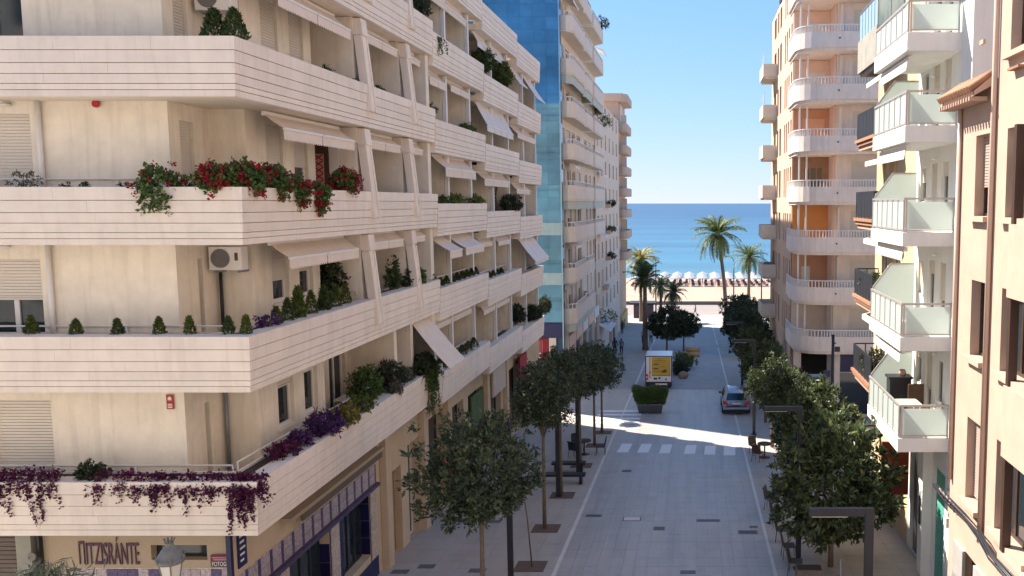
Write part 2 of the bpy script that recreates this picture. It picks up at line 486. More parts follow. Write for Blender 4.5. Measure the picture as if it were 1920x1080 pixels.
def blob_points(ncl, per, rad, csize, seed, shell=0.55, flat=0.0):
    """clusters spread through an uneven ellipsoid; returns leaf bases and outward directions"""
    rng = np.random.default_rng(seed)
    u = rng.normal(0, 1, (ncl, 3)); u /= np.linalg.norm(u, axis=1)[:, None]
    r = rng.uniform(shell ** 3, 1, ncl) ** (1 / 3)
    lump = 1 + 0.22 * np.sin(u[:, 0] * 3.1 + seed) * np.cos(u[:, 1] * 2.7 + seed * 2) + rng.normal(0, 0.08, ncl)
    cc = u * (r * lump)[:, None] * np.array(rad)
    if flat: cc[:, 2] = np.where(cc[:, 2] < 0, cc[:, 2] * (1 - flat), cc[:, 2])
    c = np.repeat(cc, per, 0); uu = np.repeat(u, per, 0)
    dirs = rng.normal(0, 1, (ncl * per, 3)); dirs /= np.linalg.norm(dirs, axis=1)[:, None]
    dirs = dirs * 0.9 + uu * 0.6 + np.array([0, 0, 0.25])
    return c + rng.normal(0, csize, c.shape), dirs

# ------------------------------------------------------------------ setting: ground, street, beach, sea
def strip(name, x0, x1, y0, y1, lift, m, kind='structure', ny=1):
    b = MB()
    ys = [y0 + (y1 - y0) * i / ny for i in range(ny + 1)]
    for a, c in zip(ys[:-1], ys[1:]):
        b.quad((x0, a, zg(a) + lift), (x1, a, zg(a) + lift), (x1, c, zg(c) + lift), (x0, c, zg(c) + lift))
    o = b.build(name, m)
    return tag(o, kind=kind)
g = MB()
for a, c in ((-80, 0), (0, 146), (146, 157)):
    g.quad((-400, a, zg(a) - 0.05), (400, a, zg(a) - 0.05), (400, c, zg(c) - 0.05), (-400, c, zg(c) - 0.05))
tag(g.build('ground', mat('street_ground', (0.40, 0.37, 0.335), 0.85, 0.12, 0.5, stain_amt=0.2)), kind='structure')
KL0, KL1, KR0, KR1 = -4.58, -4.44, 2.60, 2.72
RX0, RX1 = KL1, KR0
road = strip('road', RX0, RX1, -20, 140, -0.016, JOINT, ny=8)
pavl = strip('pavement_left', -10.2, KL0, -20, 140, -0.016, JOINT, ny=8)
pavr = strip('pavement_right', KR1, 7.6, -20, 140, -0.016, JOINT, ny=8)
for nm, a, b in (('kerb_left', KL0, KL1), ('kerb_right', KR0, KR1)):
    strip(nm, a, b, -20, 136, 0.006, KERB, ny=8)
def slabs(parent, x0, x1, cols, dy, y0, y1, m, name, gap=0.007, limit=300):
    """paving slabs with recessed joints: the nearest ones as single pieces, the rest joined"""
    w = (x1 - x0) / cols
    tb = MB(); hy = dy - gap; sl = 0.054
    def add(mb, x, y, zb):
        a, b = x + gap / 2, x + w - gap / 2; c, d = y, y + hy
        za, zc = zb - sl * (c), zb - sl * (d)
        mb.hexa([(a, c, za - 0.03), (b, c, za - 0.03), (b, d, zc - 0.03), (a, d, zc - 0.03), (a, c, za), (b, c, za), (b, d, zc), (a, d, zc)])
    proto = MB(); add(proto, 0, 0, 0); pm = proto.mesh(name, m)
    rest = MB(); n = 0; r = 0; y = y0
    while y < y1:
        off = 0
        for i in range(cols):
            x = x0 + i * w
            if n < limit:
                z = zg(y) + random.uniform(-0.002, 0.002)
                link(name, pm, parent, Vector((x, y, z)) - WPOS[parent]); n += 1
            else:
                add(rest, x, y, 10.1)
        y += dy
    if rest.v:
        tag(rest.build(name + '_field', m, parent), kind='stuff')
slabs(road, RX0, RX1, 17, 0.8, 26.0, 64, PAVE, 'paving_slab')
slabs(pavl, -10.2, KL0, 7, 0.6, 25.6, 64, PAVEL, 'pavement_slab')
slabs(pavr, KR1, 7.6, 6, 0.6, 25.6, 64, PAVEL, 'pavement_slab')
strip('road_far', RX0, RX1, 64.01, 139, 0.0, mat('road_far_paving', (0.36, 0.345, 0.34), 0.7, 0.12, 1.2, stain_amt=0.2), ny=4)
for nm, a, b in (('pavement_far_left', -10.2, KL0), ('pavement_far_right', KR1, 7.6)):
    strip(nm, a, b, 64.01, 139, 0.0, mat('pavement_far', (0.37, 0.345, 0.32), 0.75, 0.12, 1.2, stain_amt=0.2), ny=4)
strip('promenade', -200, 200, 139.02, 156, 0.004, mat('promenade_paving', (0.27, 0.225, 0.20), 0.8, 0.08, 0.6), ny=6)
# bands of paler paving across the far street
for i, yy in enumerate((92, 100, 108, 117, 126)):
    strip('paving_band', -10.1, 7.5, yy, yy + 2.2, 0.008, mat('pale_paving', (0.40, 0.36, 0.33), 0.8, 0.1, 1.0))
PZ = zg(146)
w = B(-200, 200, 156.0, 156.5, PZ - 1.6, PZ + 0.62).build('promenade_wall', mat('brown_wall', (0.20, 0.15, 0.13), 0.9, 0.1, 1.0))
tag(w, 'long low brown wall between the promenade and the sand', 'wall')
b = MB(); nx = 40
for y0, z0, y1, z1 in ((156.4, PZ - 0.5, 200, 1.1), (200, 1.1, 228, 0.6), (228, 0.6, 246, -0.6)):
    b.quad((-400, y0, z0), (400, y0, z0), (400, y1, z1), (-400, y1, z1))
tag(b.build('beach_sand', mat('sand', (0.38, 0.29, 0.215), 0.95, 0.10, 0.25, bump=0.6, bscale=2.0)), kind='structure')
sm = bpy.data.materials.new('sea_water'); nt, pb = nodes(sm); L = nt.links.new
geo = nt.nodes.new('ShaderNodeNewGeometry'); sx = nt.nodes.new('ShaderNodeSeparateXYZ'); L(geo.outputs['Position'], sx.inputs[0])
mr = nt.nodes.new('ShaderNodeMapRange'); mr.inputs[1].default_value = 232; mr.inputs[2].default_value = 1500
n1 = nt.nodes.new('ShaderNodeTexNoise'); n1.inputs['Scale'].default_value = 1.0; n1.inputs['Detail'].default_value = 3
mp = nt.nodes.new('ShaderNodeMapping'); mp.inputs['Scale'].default_value = (0.004, 0.02, 1); L(geo.outputs['Position'], mp.inputs[0]); L(mp.outputs[0], n1.inputs['Vector'])
L(sx.outputs[1], mr.inputs[0])
pw = nt.nodes.new('ShaderNodeMath'); pw.operation = 'POWER'; pw.inputs[1].default_value = 0.45; L(mr.outputs[0], pw.inputs[0])
cr = nt.nodes.new('ShaderNodeValToRGB'); cr.color_ramp.elements[0].color = (0.11, 0.23, 0.26, 1); cr.color_ramp.elements[1].color = (0.028, 0.075, 0.145, 1)
e = cr.color_ramp.elements.new(0.30); e.color = (0.05, 0.145, 0.215, 1)
L(pw.outputs[0], cr.inputs[0])
hs = nt.nodes.new('ShaderNodeHueSaturation'); mv = nt.nodes.new('ShaderNodeMapRange'); mv.inputs[1].default_value = 0.35; mv.inputs[2].default_value = 0.65
mv.inputs[3].default_value = 0.85; mv.inputs[4].default_value = 1.15
L(n1.outputs[0], mv.inputs[0]); L(mv.outputs[0], hs.inputs['Value']); L(cr.outputs[0], hs.inputs['Color']); L(hs.outputs[0], pb.inputs['Base Color'])
pb.inputs['Roughness'].default_value = 0.35; pb.inputs['Specular IOR Level'].default_value = 0.3
nb = nt.nodes.new('ShaderNodeTexNoise'); nb.inputs['Scale'].default_value = 0.35; nb.inputs['Detail'].default_value = 6
mp2 = nt.nodes.new('ShaderNodeMapping'); mp2.inputs['Scale'].default_value = (0.35, 1, 1); L(geo.outputs['Position'], mp2.inputs[0]); L(mp2.outputs[0], nb.inputs['Vector'])
bp = nt.nodes.new('ShaderNodeBump'); bp.inputs['Strength'].default_value = 0.5; bp.inputs['Distance'].default_value = 0.6; L(nb.outputs[0], bp.inputs['Height']); L(bp.outputs[0], pb.inputs['Normal'])
tag(MB().quad((-40000, 238, 0), (40000, 238, 0), (40000, 60000, 0), (-40000, 60000, 0)).build('sea', sm), kind='structure')
# painted markings and covers
for i, (x, y, wd) in enumerate(((-3.68, 43.75, .57), (-2.62, 43.7, .57), (-1.5, 43.55, .55), (-0.2, 43.4, .57), (0.83, 43.25, .57), (1.85, 43.1, .6))):
    m = MB(); y1 = y + 2.0; z = 0.006
    m.hexa([(x - wd / 2, y, zg(y) - .004), (x + wd / 2, y, zg(y) - .004), (x + wd / 2 + .1, y1, zg(y1) - .004), (x - wd / 2 + .1, y1, zg(y1) - .004),
            (x - wd / 2, y, zg(y) + z), (x + wd / 2, y, zg(y) + z), (x + wd / 2 + .1, y1, zg(y1) + z), (x - wd / 2 + .1, y1, zg(y1) + z)])
    tag(m.build('crosswalk_stripe', ROADW), ('leftmost', 'second from left', 'third from left', 'fourth from left', 'fifth from left', 'rightmost, faded')[i] + ' white stripe of the zebra crossing on the street', 'road marking', 'zebra crossing stripes')
for i in range(4):
    y = 51.2 + i * 1.25
    m = MB(); m.hexa([(-6.1, y, zg(y) - .004), (-3.3, y, zg(y) - .004), (-3.3, y + .5, zg(y + .5) - .004), (-6.1, y + .5, zg(y + .5) - .004),
                      (-6.1, y, zg(y) + .008), (-3.3, y, zg(y) + .008), (-3.3, y + .5, zg(y + .5) + .008), (-6.1, y + .5, zg(y + .5) + .008)])
    tag(m.build('crosswalk_stripe', ROADW), ('nearest', 'second', 'third', 'farthest')[i] + ' white bar of the small side crossing before the hedge planter', 'road marking', 'side crossing bars')
COVER = mat('cast_iron_cover', (0.09, 0.09, 0.105), 0.6, 0.2, 8, bump=0.3)
COVERB = mat('dull_cover', (0.13, 0.13, 0.135), 0.7, 0.2, 8)
def cover(px, py, wx, wy, label, m=COVER):
    d = ray(px, py); t = 10.5 / (-d[2] - 0.054 * d[1]); x, y = d[0] * t, d[1] * t
    r = thing('manhole_cover', label, 'cover', (x, y, zg(y)), 'covers set in the paving')
    hx, hy = wx / 2, wy / 2
    def slab(mb, a, b, c, e, h):
        mb.hexa([(x + a, y + c, zg(y + c) - .005), (x + b, y + c, zg(y + c) - .005), (x + b, y + e, zg(y + e) - .005), (x + a, y + e, zg(y + e) - .005),
                 (x + a, y + c, zg(y + c) + h), (x + b, y + c, zg(y + c) + h), (x + b, y + e, zg(y + e) + h), (x + a, y + e, zg(y + e) + h)])
    f = MB(); slab(f, -hx, hx, -hy, hy, 0.007); f.build('frame', GREYM if m is COVER else COVERB, r)
    p = MB(); slab(p, -hx + .04, hx - .04, -hy + .04, hy - .04, 0.011); p.build('plate', m, r)
cover(1328, 976, .95, .32, 'long dark drain cover in the middle right of the street')
cover(1402, 998, .75, .42, 'dark square cover near the right kerb line')
cover(1413, 988, .35, .25, 'small dark cover beside the right kerb line')
cover(1236, 991, .42, .42, 'grey cover in the middle of the street below the crossing', COVERB)
cover(1113, 967, .65, .32, 'dark rectangular cover just right of the left kerb line')
cover(1175, 883, .45, .4, 'small round-edged cover in the street under the crossing', COVERB)
cover(1185, 973, .7, .5, 'pale worn cover in the left half of the street', KERB)
cover(1290, 1073, .5, .3, 'faint cover at the bottom edge of the street', COVERB)
for i, (px, py) in enumerate(((750, 1072), (800, 1062), (895, 1070), (925, 978))):
    cover(px, py, .55, .35, 'dark inset slab on the left pavement ' + ('nearest the tiled wall', 'between the doorway and the nearest tree', 'beside the nearest tree trunk', 'behind the nearest tree crown')[i], COVERB)

# ------------------------------------------------------------------ unseen building behind the viewpoint, added to bounce sunlight onto the shaded facades
vb = thing('bounce_building', 'unseen pale building behind the viewpoint, added to bounce sunlight into the street', 'building', (0, -6, zg(-6)))
FV = Face((-45, -1.6, 0), (1, 0, 0), (0, 1, 0))
vh = [(x, x + 1.4, z, z + 1.5) for x in range(3, 86, 4) for z in (13.0, 16.1, 22.2, 25.3, 28.4)]
m = MB(); FV.sheet(m, 0, 90, 8.5, 33, vh, .2)
m.quad((-45, -12, 33), (45, -12, 33), (45, -1.6, 33), (-45, -1.6, 33)); m.quad((-45, -12, 8.5), (45, -12, 8.5), (45, -12, 33), (-45, -12, 33))
m.build('wall', mat('bounce_render', (.52, .49, .455), .9, .06), vb)
m = MB()
for h in vh: FV.box(m, h[0], h[1], -.24, -.2, h[2], h[3])
tag(m.build('window_panes', DARKG, vb), kind='stuff')
B(-3, 3, -1.59, -.45, 18.75, 18.95).build('balcony_slab', WHITE, vb)

# ------------------------------------------------------------------ left terraced apartment building
LT = {1: 14.78, 2: 17.86, 3: 20.93, 4: 23.92, 5: 26.96, 6: 30.0}
SEG = [(17.6, 31.1, 0.0), (31.1, 38.5, -0.34), (38.5, 45.9, -0.70), (45.9, 52.6, -1.05)]
XF = -9.15; YF = 17.6; PH = 1.19
BH = (.277, .249, .213, .195, .122, .134)
apt = thing('apartment_building', 'cream apartment building with stepped stone balconies and planters filling the left side', 'building', (-14, 36, zg(36)))
for k, top in LT.items():
    # front parapet
    core = MB().box(-19, XF - .10, YF + .11, YF + .42, top - PH + .004, top - .004)
    p = core.build('parapet', STONE, apt)
    for i in range(1):
        z = top
        for n_, h in enumerate(BH):
            ins = 0.011 * n_
            j = random.uniform(-.4, .4)
            ed = [-19, -14.9 + j, -12.6 + j, -10.9 - j * .5, XF - ins] if (k < 5 and n_ == 0) else ([-19, -12.4 + j * 2, XF - ins] if (k < 5 and n_ < 4) else [-19, XF - ins])
            for a, b_ in zip(ed[:-1], ed[1:]):
                B(a + (.001 if a != -19 else 0), b_ - (.001 if b_ != ed[-1] else 0), YF + ins, YF + .2, z - h + .012, z).build('stone_band', STONE, p, bevel=0.003)
            z -= h
    for si, (a, c, off) in enumerate(SEG):
        t = top + off
        core = B(XF - .42, XF - .11, a + (.43 if si == 0 else .01), c - .01, t - PH + .004, t - .004)
        p = core.build('parapet', STONE, apt)
        a0 = a + .205 if si == 0 else a
        z = t
        for n_, h in enumerate(BH):
            ins = 0.011 * n_
            if si == 0 and k < 6 and n_ < 3:
                n = 4 if n_ == 0 else 2; j = random.uniform(-.5, .5)
                ed = [a0 + 0] + [a0 + (c - a0) * q / n + j for q in range(1, n)] + [c]
            else: ed = [a0, c]
            for e0, e1 in zip(ed[:-1], ed[1:]):
                B(XF - .2, XF - ins, e0 + (.001 if e0 != a0 else 0), e1 - (.001 if e1 != c else .004), z - h + .012, z).build('stone_band', STONE, p, bevel=0.003)
            z -= h
    # floor slabs, one per stepped section
    sl = MB()
    for a, c, off in SEG:
        b0 = top + off - PH + .012
        sl.box(-18.9, XF - .3, a + .25 if a == YF else a, c - .02, b0, b0 + .24)
    sl.build('floor_slab', SOFFIT, apt)
    # planter troughs
    if k < 5:
        tr = MB()
        tr.box(-18.8, XF - .9, YF + .80, YF + .88, top - .9, top - .03); tr.cur = 1
        tr.box(-18.8, XF - .45, YF + .43, YF + .79, top - .5, top - .07); tr.cur = 0
        for si, (a, c, off) in enumerate(SEG):
            t = top + off
            tr.box(XF - .88, XF - .80, a + (.89 if si == 0 else .02), c - .02, t - .9, t - .03); tr.cur = 1
            tr.box(XF - .79, XF - .43, a + (.8 if si == 0 else .02), c - .02, t - .5, t - .07); tr.cur = 0
        tr.build('planter_trough', [STONE, SOIL], apt)
# tube railings above the planters
def railing(parent, p0, p1, z, post, drop=0.45, r=0.022, name='railing', m=None):
    mb = MB(); p0, p1 = Vector((*p0, z)), Vector((*p1, z))
    mb.tube([p0, p1], r, 6)
    n = max(1, int((p1 - p0).length / post))
    for i in range(n + 1):
        q = p0.lerp(p1, i / n); mb.tube([q - Vector((0, 0, drop)), q], r * .8, 6)
    return mb.build(name, m or WHITE, parent)
for k in (1, 2, 3):
    railing(apt, (-18.6, YF + .86), (XF - .95, YF + .86), LT[k] + (.18 if k == 3 else .1), 1.9)
railing(apt, (XF - .86, YF + .9), (XF - .86, 26.6), LT[1] + .16, 2.2)
railing(apt, (XF - .55, 31.3), (XF - .55, 38.2), LT[1] - .34 + .3, 1.8)
railing(apt, (XF - .55, 31.3), (XF - .55, 38.2), LT[2] - .34 + .3, 1.8)
railing(apt, (XF - .55, 38.8), (XF - .55, 45.6), LT[2] - .70 + .3, 1.8)
# walls
ZB, ZT = 13.62, 28.7
FFr = Face((-19, 18.5, 0), (1, 0, 0), (0, -1, 0))
FRt = Face((-11.1, 18.5, 0), (0, 1, 0), (1, 0, 0))
FIn = Face((-11.1, 20.1, 0), (1, 0, 0), (0, -1, 0))
FSd = Face((-10.3, 20.1, 0), (0, 1, 0), (1, 0, 0))
FBk = Face((-11.0, 23.75, 0), (0, 1, 0), (1, 0, 0))
fh, rh, sh, bh = [], [], [], []
DOORS = [(0, 25.5, 28.1), (0, 29.2, 30.6), (1, 31.5, 33.4), (1, 34.2, 36.7), (2, 38.9, 40.9), (2, 41.6, 44.2), (3, 46.3, 48.3), (3, 49.2, 52.0)]
for k, t in LT.items():
    if k == 6: continue
    fh.append((3.55, 4.98, t - .6, t + 1.55))
    rh.append({1: (.75, .95, t - .4, t + 1.3), 2: (.80, .98, t - .6, t + 1.5)}.get(k, (.40, .92, t - .7, t + 1.45)))
    z0, z1 = (t + .2, t + 1.4) if k == 1 else (t + .28, t + 1.58)
    sh += [(.95, 1.8, z0, z1), (2.4, 3.2, z0, z1)]
    for si, a, c in DOORS:
        if k == 6: continue
        off = SEG[si][2]
        if k == 1 and a == 25.5: a, c = 25.7, 26.9
        bh.append((a - 23.75, c - 23.75, t + off - .93, t + off + 1.4))
wl = MB()
FFr.sheet(wl, 0, 7.9, ZB, ZT, fh, .22)
FRt.sheet(wl, 0, 1.6, ZB, ZT, rh, .15)
FIn.sheet(wl, 0, .8, ZB, ZT)
FSd.sheet(wl, 0, 3.65, ZB, ZT, sh, .15)
wl.quad((-10.3, 23.75, ZB), (-11.0, 23.75, ZB), (-11.0, 23.75, ZT), (-10.3, 23.75, ZT))
FBk.sheet(wl, 0, 28.8, ZB - 2, ZT, bh, .16)
wl.quad((-9.5, 52.55, 7), (-19, 52.55, 7), (-19, 52.55, ZT), (-9.5, 52.55, ZT))
wl.quad((-19, 52.55, 7), (-19, 18.4, 7), (-19, 18.4, ZT), (-19, 52.55, ZT))
wl.quad((-19, 18.4, ZT), (-10.3, 18.4, ZT), (-10.3, 52.55, ZT), (-19, 52.55, ZT))
wl.build('wall', PLASTER, apt)
# dark rooms behind the openings
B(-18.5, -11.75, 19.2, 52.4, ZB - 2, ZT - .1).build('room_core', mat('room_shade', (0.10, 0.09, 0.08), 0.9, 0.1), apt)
SHF = {1: 1.0, 2: .40, 3: 1.0, 4: 0, 5: .5, 6: .3}
for k, t in list(LT.items())[:5]:
    h = fh[k - 1]
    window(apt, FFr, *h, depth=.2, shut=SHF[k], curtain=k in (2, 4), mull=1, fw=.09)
    h = rh[k - 1]
    window(apt, FRt, *h, depth=.13, shut=1.0 if k > 2 else 0, mull=0, sill=False, fw=.03)
    for j in (0, 1):
        h = sh[(k - 1) * 2 + j]
        window(apt, FSd, *h, depth=.12, mull=0, fw=.09, shut={1: (.12, 0), 2: (.55, .45), 3: (.74, .72), 4: (1., .9), 5: (.6, .6), 6: (1, 1)}[k][j])
CURTY = mat('ochre_curtain', (0.42, 0.34, 0.22), 0.9, 0.1, 5)
for i, h in enumerate(bh):
    window(apt, FBk, *h, depth=.13, mull=2 if h[1] - h[0] > 1.5 else 1, sill=False, fw=.07, curtain=(i % 3 == 1), shut=.35 if i % 5 == 2 else 0, name='balcony_door')
# partition fins with leaning stone pilasters
def fin(y0, y1, k, off, x0=-11.0, x1=-9.5, pil=True):
    t = LT[k] + off; top = (LT[k + 1] if k < 6 else LT[6] + 3.04) + off - PH
    p = B(x0, x1, y0, y1, t - .93, top - .002).build('partition', PLASTER, apt)
    if pil:
        zb = t - .72; zt = top - .03
        m = MB()
        def lean(ya, yb, d0, d1, za, zc):
            def X(z): return -9.33 + (zt - z) / (zt - zb) * .25
            m.hexa([(X(za) - d0, ya, za), (X(za) + d1, ya, za), (X(za) + d1, yb, za), (X(za) - d0, yb, za),
                    (X(zc) - d0, ya, zc), (X(zc) + d1, ya, zc), (X(zc) + d1, yb, zc), (X(zc) - d0, yb, zc)])
        lean(y0 + .06, y1 - .06, .2, 0, zb, zt - .45)
        lean(y0 + .01, y0 + .10, .2, .03, zb - .03, zt - .5); lean(y1 - .10, y1 - .01, .2, .03, zb - .03, zt - .5)
        lean(y0 + .02, y1 - .02, .2, .05, zt - .45, zt)
        m.build('pilaster', STONE, p)
for k in list(LT)[:5]:
    if k > 1:
        fin(24.65, 25.12, k, 0); fin(28.45, 28.9, k, 0)
    else:
        fin(27.1, 27.35, 1, 0, pil=False); fin(28.7, 28.95, 1, 0, pil=False)
    fin(30.75, 31.09, k, 0, x1=-9.36, pil=False)
    for si, y in ((1, 33.55), (1, 37.0), (2, 41.1), (2, 44.6), (3, 48.6), (3, 52.3)):
        off = SEG[si][2]
        fin(y, y + .22, k, off, x1=-9.62, pil=False)
        t = LT[k] + off; top = (LT[k + 1] if k < 6 else LT[6] + 3.04) + off - PH
        B(-9.60, -9.46, y + .02, y + .2, t - .9, top - .004).build('post', WHITE, apt)
# awnings
def awning(parent, y0, y1, x0, z0, proj, drop, val=.22, halves=2, m=AWN, n=24, name='awning'):
    """cloth panel between (x0,z0) and (x0+proj, z0-drop) with bar and scalloped valance, split in halves"""
    w = (y1 - y0) / halves
    for h in range(halves):
        a, b = y0 + h * w + .02, y0 + (h + 1) * w - .02
        mb = MB(); nrm = Vector((drop, 0, proj)).normalized() * .012
        A, Bp = Vector((x0, 0, z0)), Vector((x0 + proj, 0, z0 - drop))
        sag = 4
        pts = [A.lerp(Bp, i / sag) + Vector((0, 0, -.05 * math.sin(math.pi * i / sag) * proj)) for i in range(sag + 1)]
        for p, q in zip(pts[:-1], pts[1:]):
            mb.hexa([(p.x, a, p.z), (q.x, a, q.z), (q.x, b, q.z), (p.x, b, p.z)] + [(r.x + nrm.x, yy, r.z + nrm.z) for r, yy in ((p, a), (q, a), (q, b), (p, b))])
        o = mb.build(name, m, parent)
        B(Bp.x - .02, Bp.x + .035, a, b, Bp.z - .045, Bp.z + .01).build('front_bar', WHITE, o)
        if val:
            v = MB(); nn = max(6, int((b - a) / .12))
            for i in range(nn):
                ya, yb = a + (b - a) * i / nn, a + (b - a) * (i + 1) / nn; ym = (ya + yb) / 2
                zt_, zb_ = Bp.z - .046, Bp.z - .046 - val
                poly = [(Bp.x + .004, ya, zt_), (Bp.x + .004, yb, zt_), (Bp.x + .008, yb, zb_ + .04), (Bp.x + .01, ym + .02, zb_), (Bp.x + .01, ym - .02, zb_), (Bp.x + .008, ya, zb_ + .04)]
                v.extrude(poly, (.008, 0, 0))
            v.build('valance', m, o)
        for yy in (a + .05, b - .05):
            pass
    B(x0 - .06, x0 + .02, y0, y1, z0 - .02, z0 + .08).build('awning_box', WHITE, parent)
def sof(k, si): return (LT[k + 1] if k < 6 else LT[6] + 3.04) + SEG[si][2] - PH
for k in (2, 3, 4, 5):
    awning(apt, 20.1, 24.3, -9.85, sof(k, 0) - .1, .42, .30 if k != 4 else .34, .24)
    awning(apt, 25.45, 28.2, -9.75, sof(k, 0) - .08, .28, .22, .2)
    awning(apt, 29.2, 30.6, -9.7, sof(k, 0) - .08, .2, .2, .16, halves=1)
awning(apt, 28.98, 30.95, -9.55, sof(1, 0) - .12, 1.25, 1.55, .2, halves=1)
awning(apt, 31.3, 36.8, -9.65, sof(1, 1) - .06, .12, .16, .16)
awning(apt, 38.9, 44.4, -9.65, sof(1, 2) - .06, .12, .2, .16)
awning(apt, 31.7, 33.4, -9.7, sof(2, 1) - .05, .75, .5, .26, halves=1)
awning(apt, 33.9, 36.9, -9.7, sof(2, 1) - .05, .75, .5, .26, halves=1)
awning(apt, 38.8, 41.0, -9.7, sof(2, 2) - .05, .15, .2, .16)
awning(apt, 41.6, 44.4, -9.7, sof(2, 2) - .05, .3, .25, .16)
awning(apt, 47.4, 51.8, -9.6, sof(2, 3) - .1, .9, 1.15, .18, halves=3, m=AWNL)
awning(apt, 32.3, 36.8, -9.7, sof(3, 1) - .05, .5, .42, .3)
awning(apt, 38.9, 44.3, -9.7, sof(3, 2) - .05, .35, .3, .26, halves=3)
awning(apt, 46.2, 50.0, -9.7, sof(3, 3) - .05, .3, .3, .2)
awning(apt, 31.3, 33.4, -9.7, sof(4, 1) - .05, .3, .3, .22)
awning(apt, 34.0, 36.9, -9.7, sof(4, 1) - .05, .3, .25, .18)
awning(apt, 38.8, 44.4, -9.65, sof(4, 2) - .05, .5, .95, .25, halves=4, m=AWNL)
awning(apt, 46.2, 51.5, -9.7, sof(4, 3) - .05, .4, .4, .2)
awning(apt, 38.8, 41.0, -9.7, sof(5, 2) - .05, .2, .35, .2, m=AWNL)
awning(apt, 41.6, 44.4, -9.7, sof(5, 2) - .05, .2, .35, .2, m=AWNL)
awning(apt, 46.2, 48.4, -9.7, sof(5, 3) - .05, .55, .8, 0, m=AWNL)
awning(apt, 49.3, 52.0, -9.6, sof(5, 3) - .05, .8, 1.2, 0, m=AWNL)
awning(apt, 31.3, 36.8, -9.65, sof(5, 1) - .05, .2, .3, .2)
# small fittings on the near walls
for k in (2, 3):
    MB().tube([(-13.78, 18.42, LT[k] - .8), (-13.78, 18.42, sof(k, 0) - .01)], .052, 10).build('drainpipe', WHITE, apt)
MB().tube([(-11.02, 20.0, LT[1] - .8), (-11.02, 20.0, sof(1, 0))], .045, 8).build('drainpipe', GREYM, apt)
MB().tube([(-11.0, 20.02, LT[2] - .8), (-11.0, 20.02, sof(2, 0) - .6)], .04, 8).build('drainpipe', DARKGREY, apt)
for px, py, Y in ((8, 195, 18.42), (369, 210, 19.7), (8, 461, 18.42)):
    q = at(px, py, Y)
    MB().lathe([(.02, -.06), (.10, -.04), (.12, 0), (.02, .03)], q, 12).build('wall_lamp', WHITE, apt)
q = at(181, 195, 18.44)
m = MB(); m.tube([q, q + Vector((0, -.05, 0))], .075, 16).build('alarm_bell', RED, apt)
q = at(312, 740, 18.48); q2 = at(327, 767, 18.48)
s = B(q.x, q2.x, 18.465, 18.48, q2.z, q.z).build('fire_sign', RED, apt)
cx = (q.x + q2.x) / 2; PAPER = mat('white_print', (0.75, 0.72, 0.68), 0.7, 0.04)
mm = MB(); mm.lathe([(.01, 0), (.045, .0), (.045, .05), (.01, .09)], (cx, 18.461, q.z - .12), 10); mm.v = [(x, 18.461 if y > 18.461 else 18.455, z) for x, y, z in mm.v]
for i in range(3): mm.box(cx - .05, cx + .05, 18.456, 18.463, q2.z + .03 + i * .035, q2.z + .05 + i * .035)
mm.build('pictogram', PAPER, s)
# doorway panel with red lattice on the third floor partition, framed in dark wood
t = LT[3]; yw = 24.58
d = B(-10.93, -10.28, yw - .05, yw + .01, t - .9, t + 1.42).build('lattice_door', BROWN, apt)
B(-10.66, -10.40, yw - .075, yw - .052, t - .2, t + 1.05).build('panel', mat('lattice_base', (0.50, 0.36, 0.30), 0.8, 0.1), d)
m = MB()
for i in range(7):
    z = t - .18 + i * .175
    m.bar((-10.65, yw - .085, z), (-10.41, yw - .085, z + .16), .035, .012, up=(0, 1, 0)); m.bar((-10.41, yw - .089, z), (-10.65, yw - .089, z + .16), .035, .012, up=(0, 1, 0))
m.build('lattice', RED, d)
B(-10.26, -9.98, yw - .03, yw + .01, t + .1, t + 1.4).build('window', WHITE, apt)
for k, px in ((2, 590), (4, 600)):
    pass
# ground floor: restaurant front and shops
GF = Face((-10.2, 18.4, 0), (0, 1, 0), (1, 0, 0))
TILE = mat('patterned_tile', (0.40, 0.33, 0.35), 0.35, 0.45, 16, rnd=0.10, stain=(0.06, 0.045, 0.2), stain_amt=0.0)
TILEP = mat('purple_tile', (0.075, 0.055, 0.13), 0.35, 0.5, 14, rnd=0.2)
TILEC = mat('cream_tile', (0.52, 0.43, 0.36), 0.4, 0.35, 11, rnd=0.08)
SANDW = mat('sand_render', (0.44, 0.35, 0.25), 0.95, 0.10, 30, bump=0.6, bscale=90)
STONEW = mat('door_stone', (0.58, 0.45, 0.31), 0.7, 0.08, 1.5, streak=0.2, stain=(0.45, 0.33, 0.22))
shopw = [(18.75, 20.4, 9.35, 11.66), (21.05, 23.4, 8.85, 11.66), (24.3, 26.35, 9.5, 11.66), (28.1, 29.35, 8.5, 11.55), (30.1, 31.25, 8.4, 12.0), (32.4, 34.5, 8.3, 12.3),
         (35.2, 37.6, 8.1, 12.0), (38.4, 41.0, 8.0, 11.9), (42.0, 45.0, 7.8, 11.6), (46.5, 49.5, 7.6, 11.4), (50.5, 52.2, 7.5, 11.2)]
gw = MB(); GF.sheet(gw, 0, 34.15, 6.5, 13.7, [(a - 18.4, b - 18.4, c, d) for a, b, c, d in shopw], .35)
gw.build('ground_floor_wall', STONEW, apt)
B(-18, -10.62, 19.3, 52.4, 6.8, 13.3).build('shop_core', mat('shop_interior', (0.045, 0.045, 0.05), 0.8, 0.2), apt)
FRG = Face((-19, 18.4, 0), (1, 0, 0), (0, -1, 0))
zt0 = at(300, 1066, 18.4).z
fw_ = MB(); FRG.sheet(fw_, 0, 8.8, 8.5, 13.7, [(0.2, 4.55, 8.9, 13.4), (at(283, 1030, 18.4).x + 19, at(388, 1030, 18.4).x + 19, at(300, 1050, 18.4).z, at(300, 1022, 18.4).z)], .25)
fw_.build('restaurant_wall', SANDW, apt)
hx0, hx1 = at(283, 1030, 18.4).x, at(388, 1030, 18.4).x
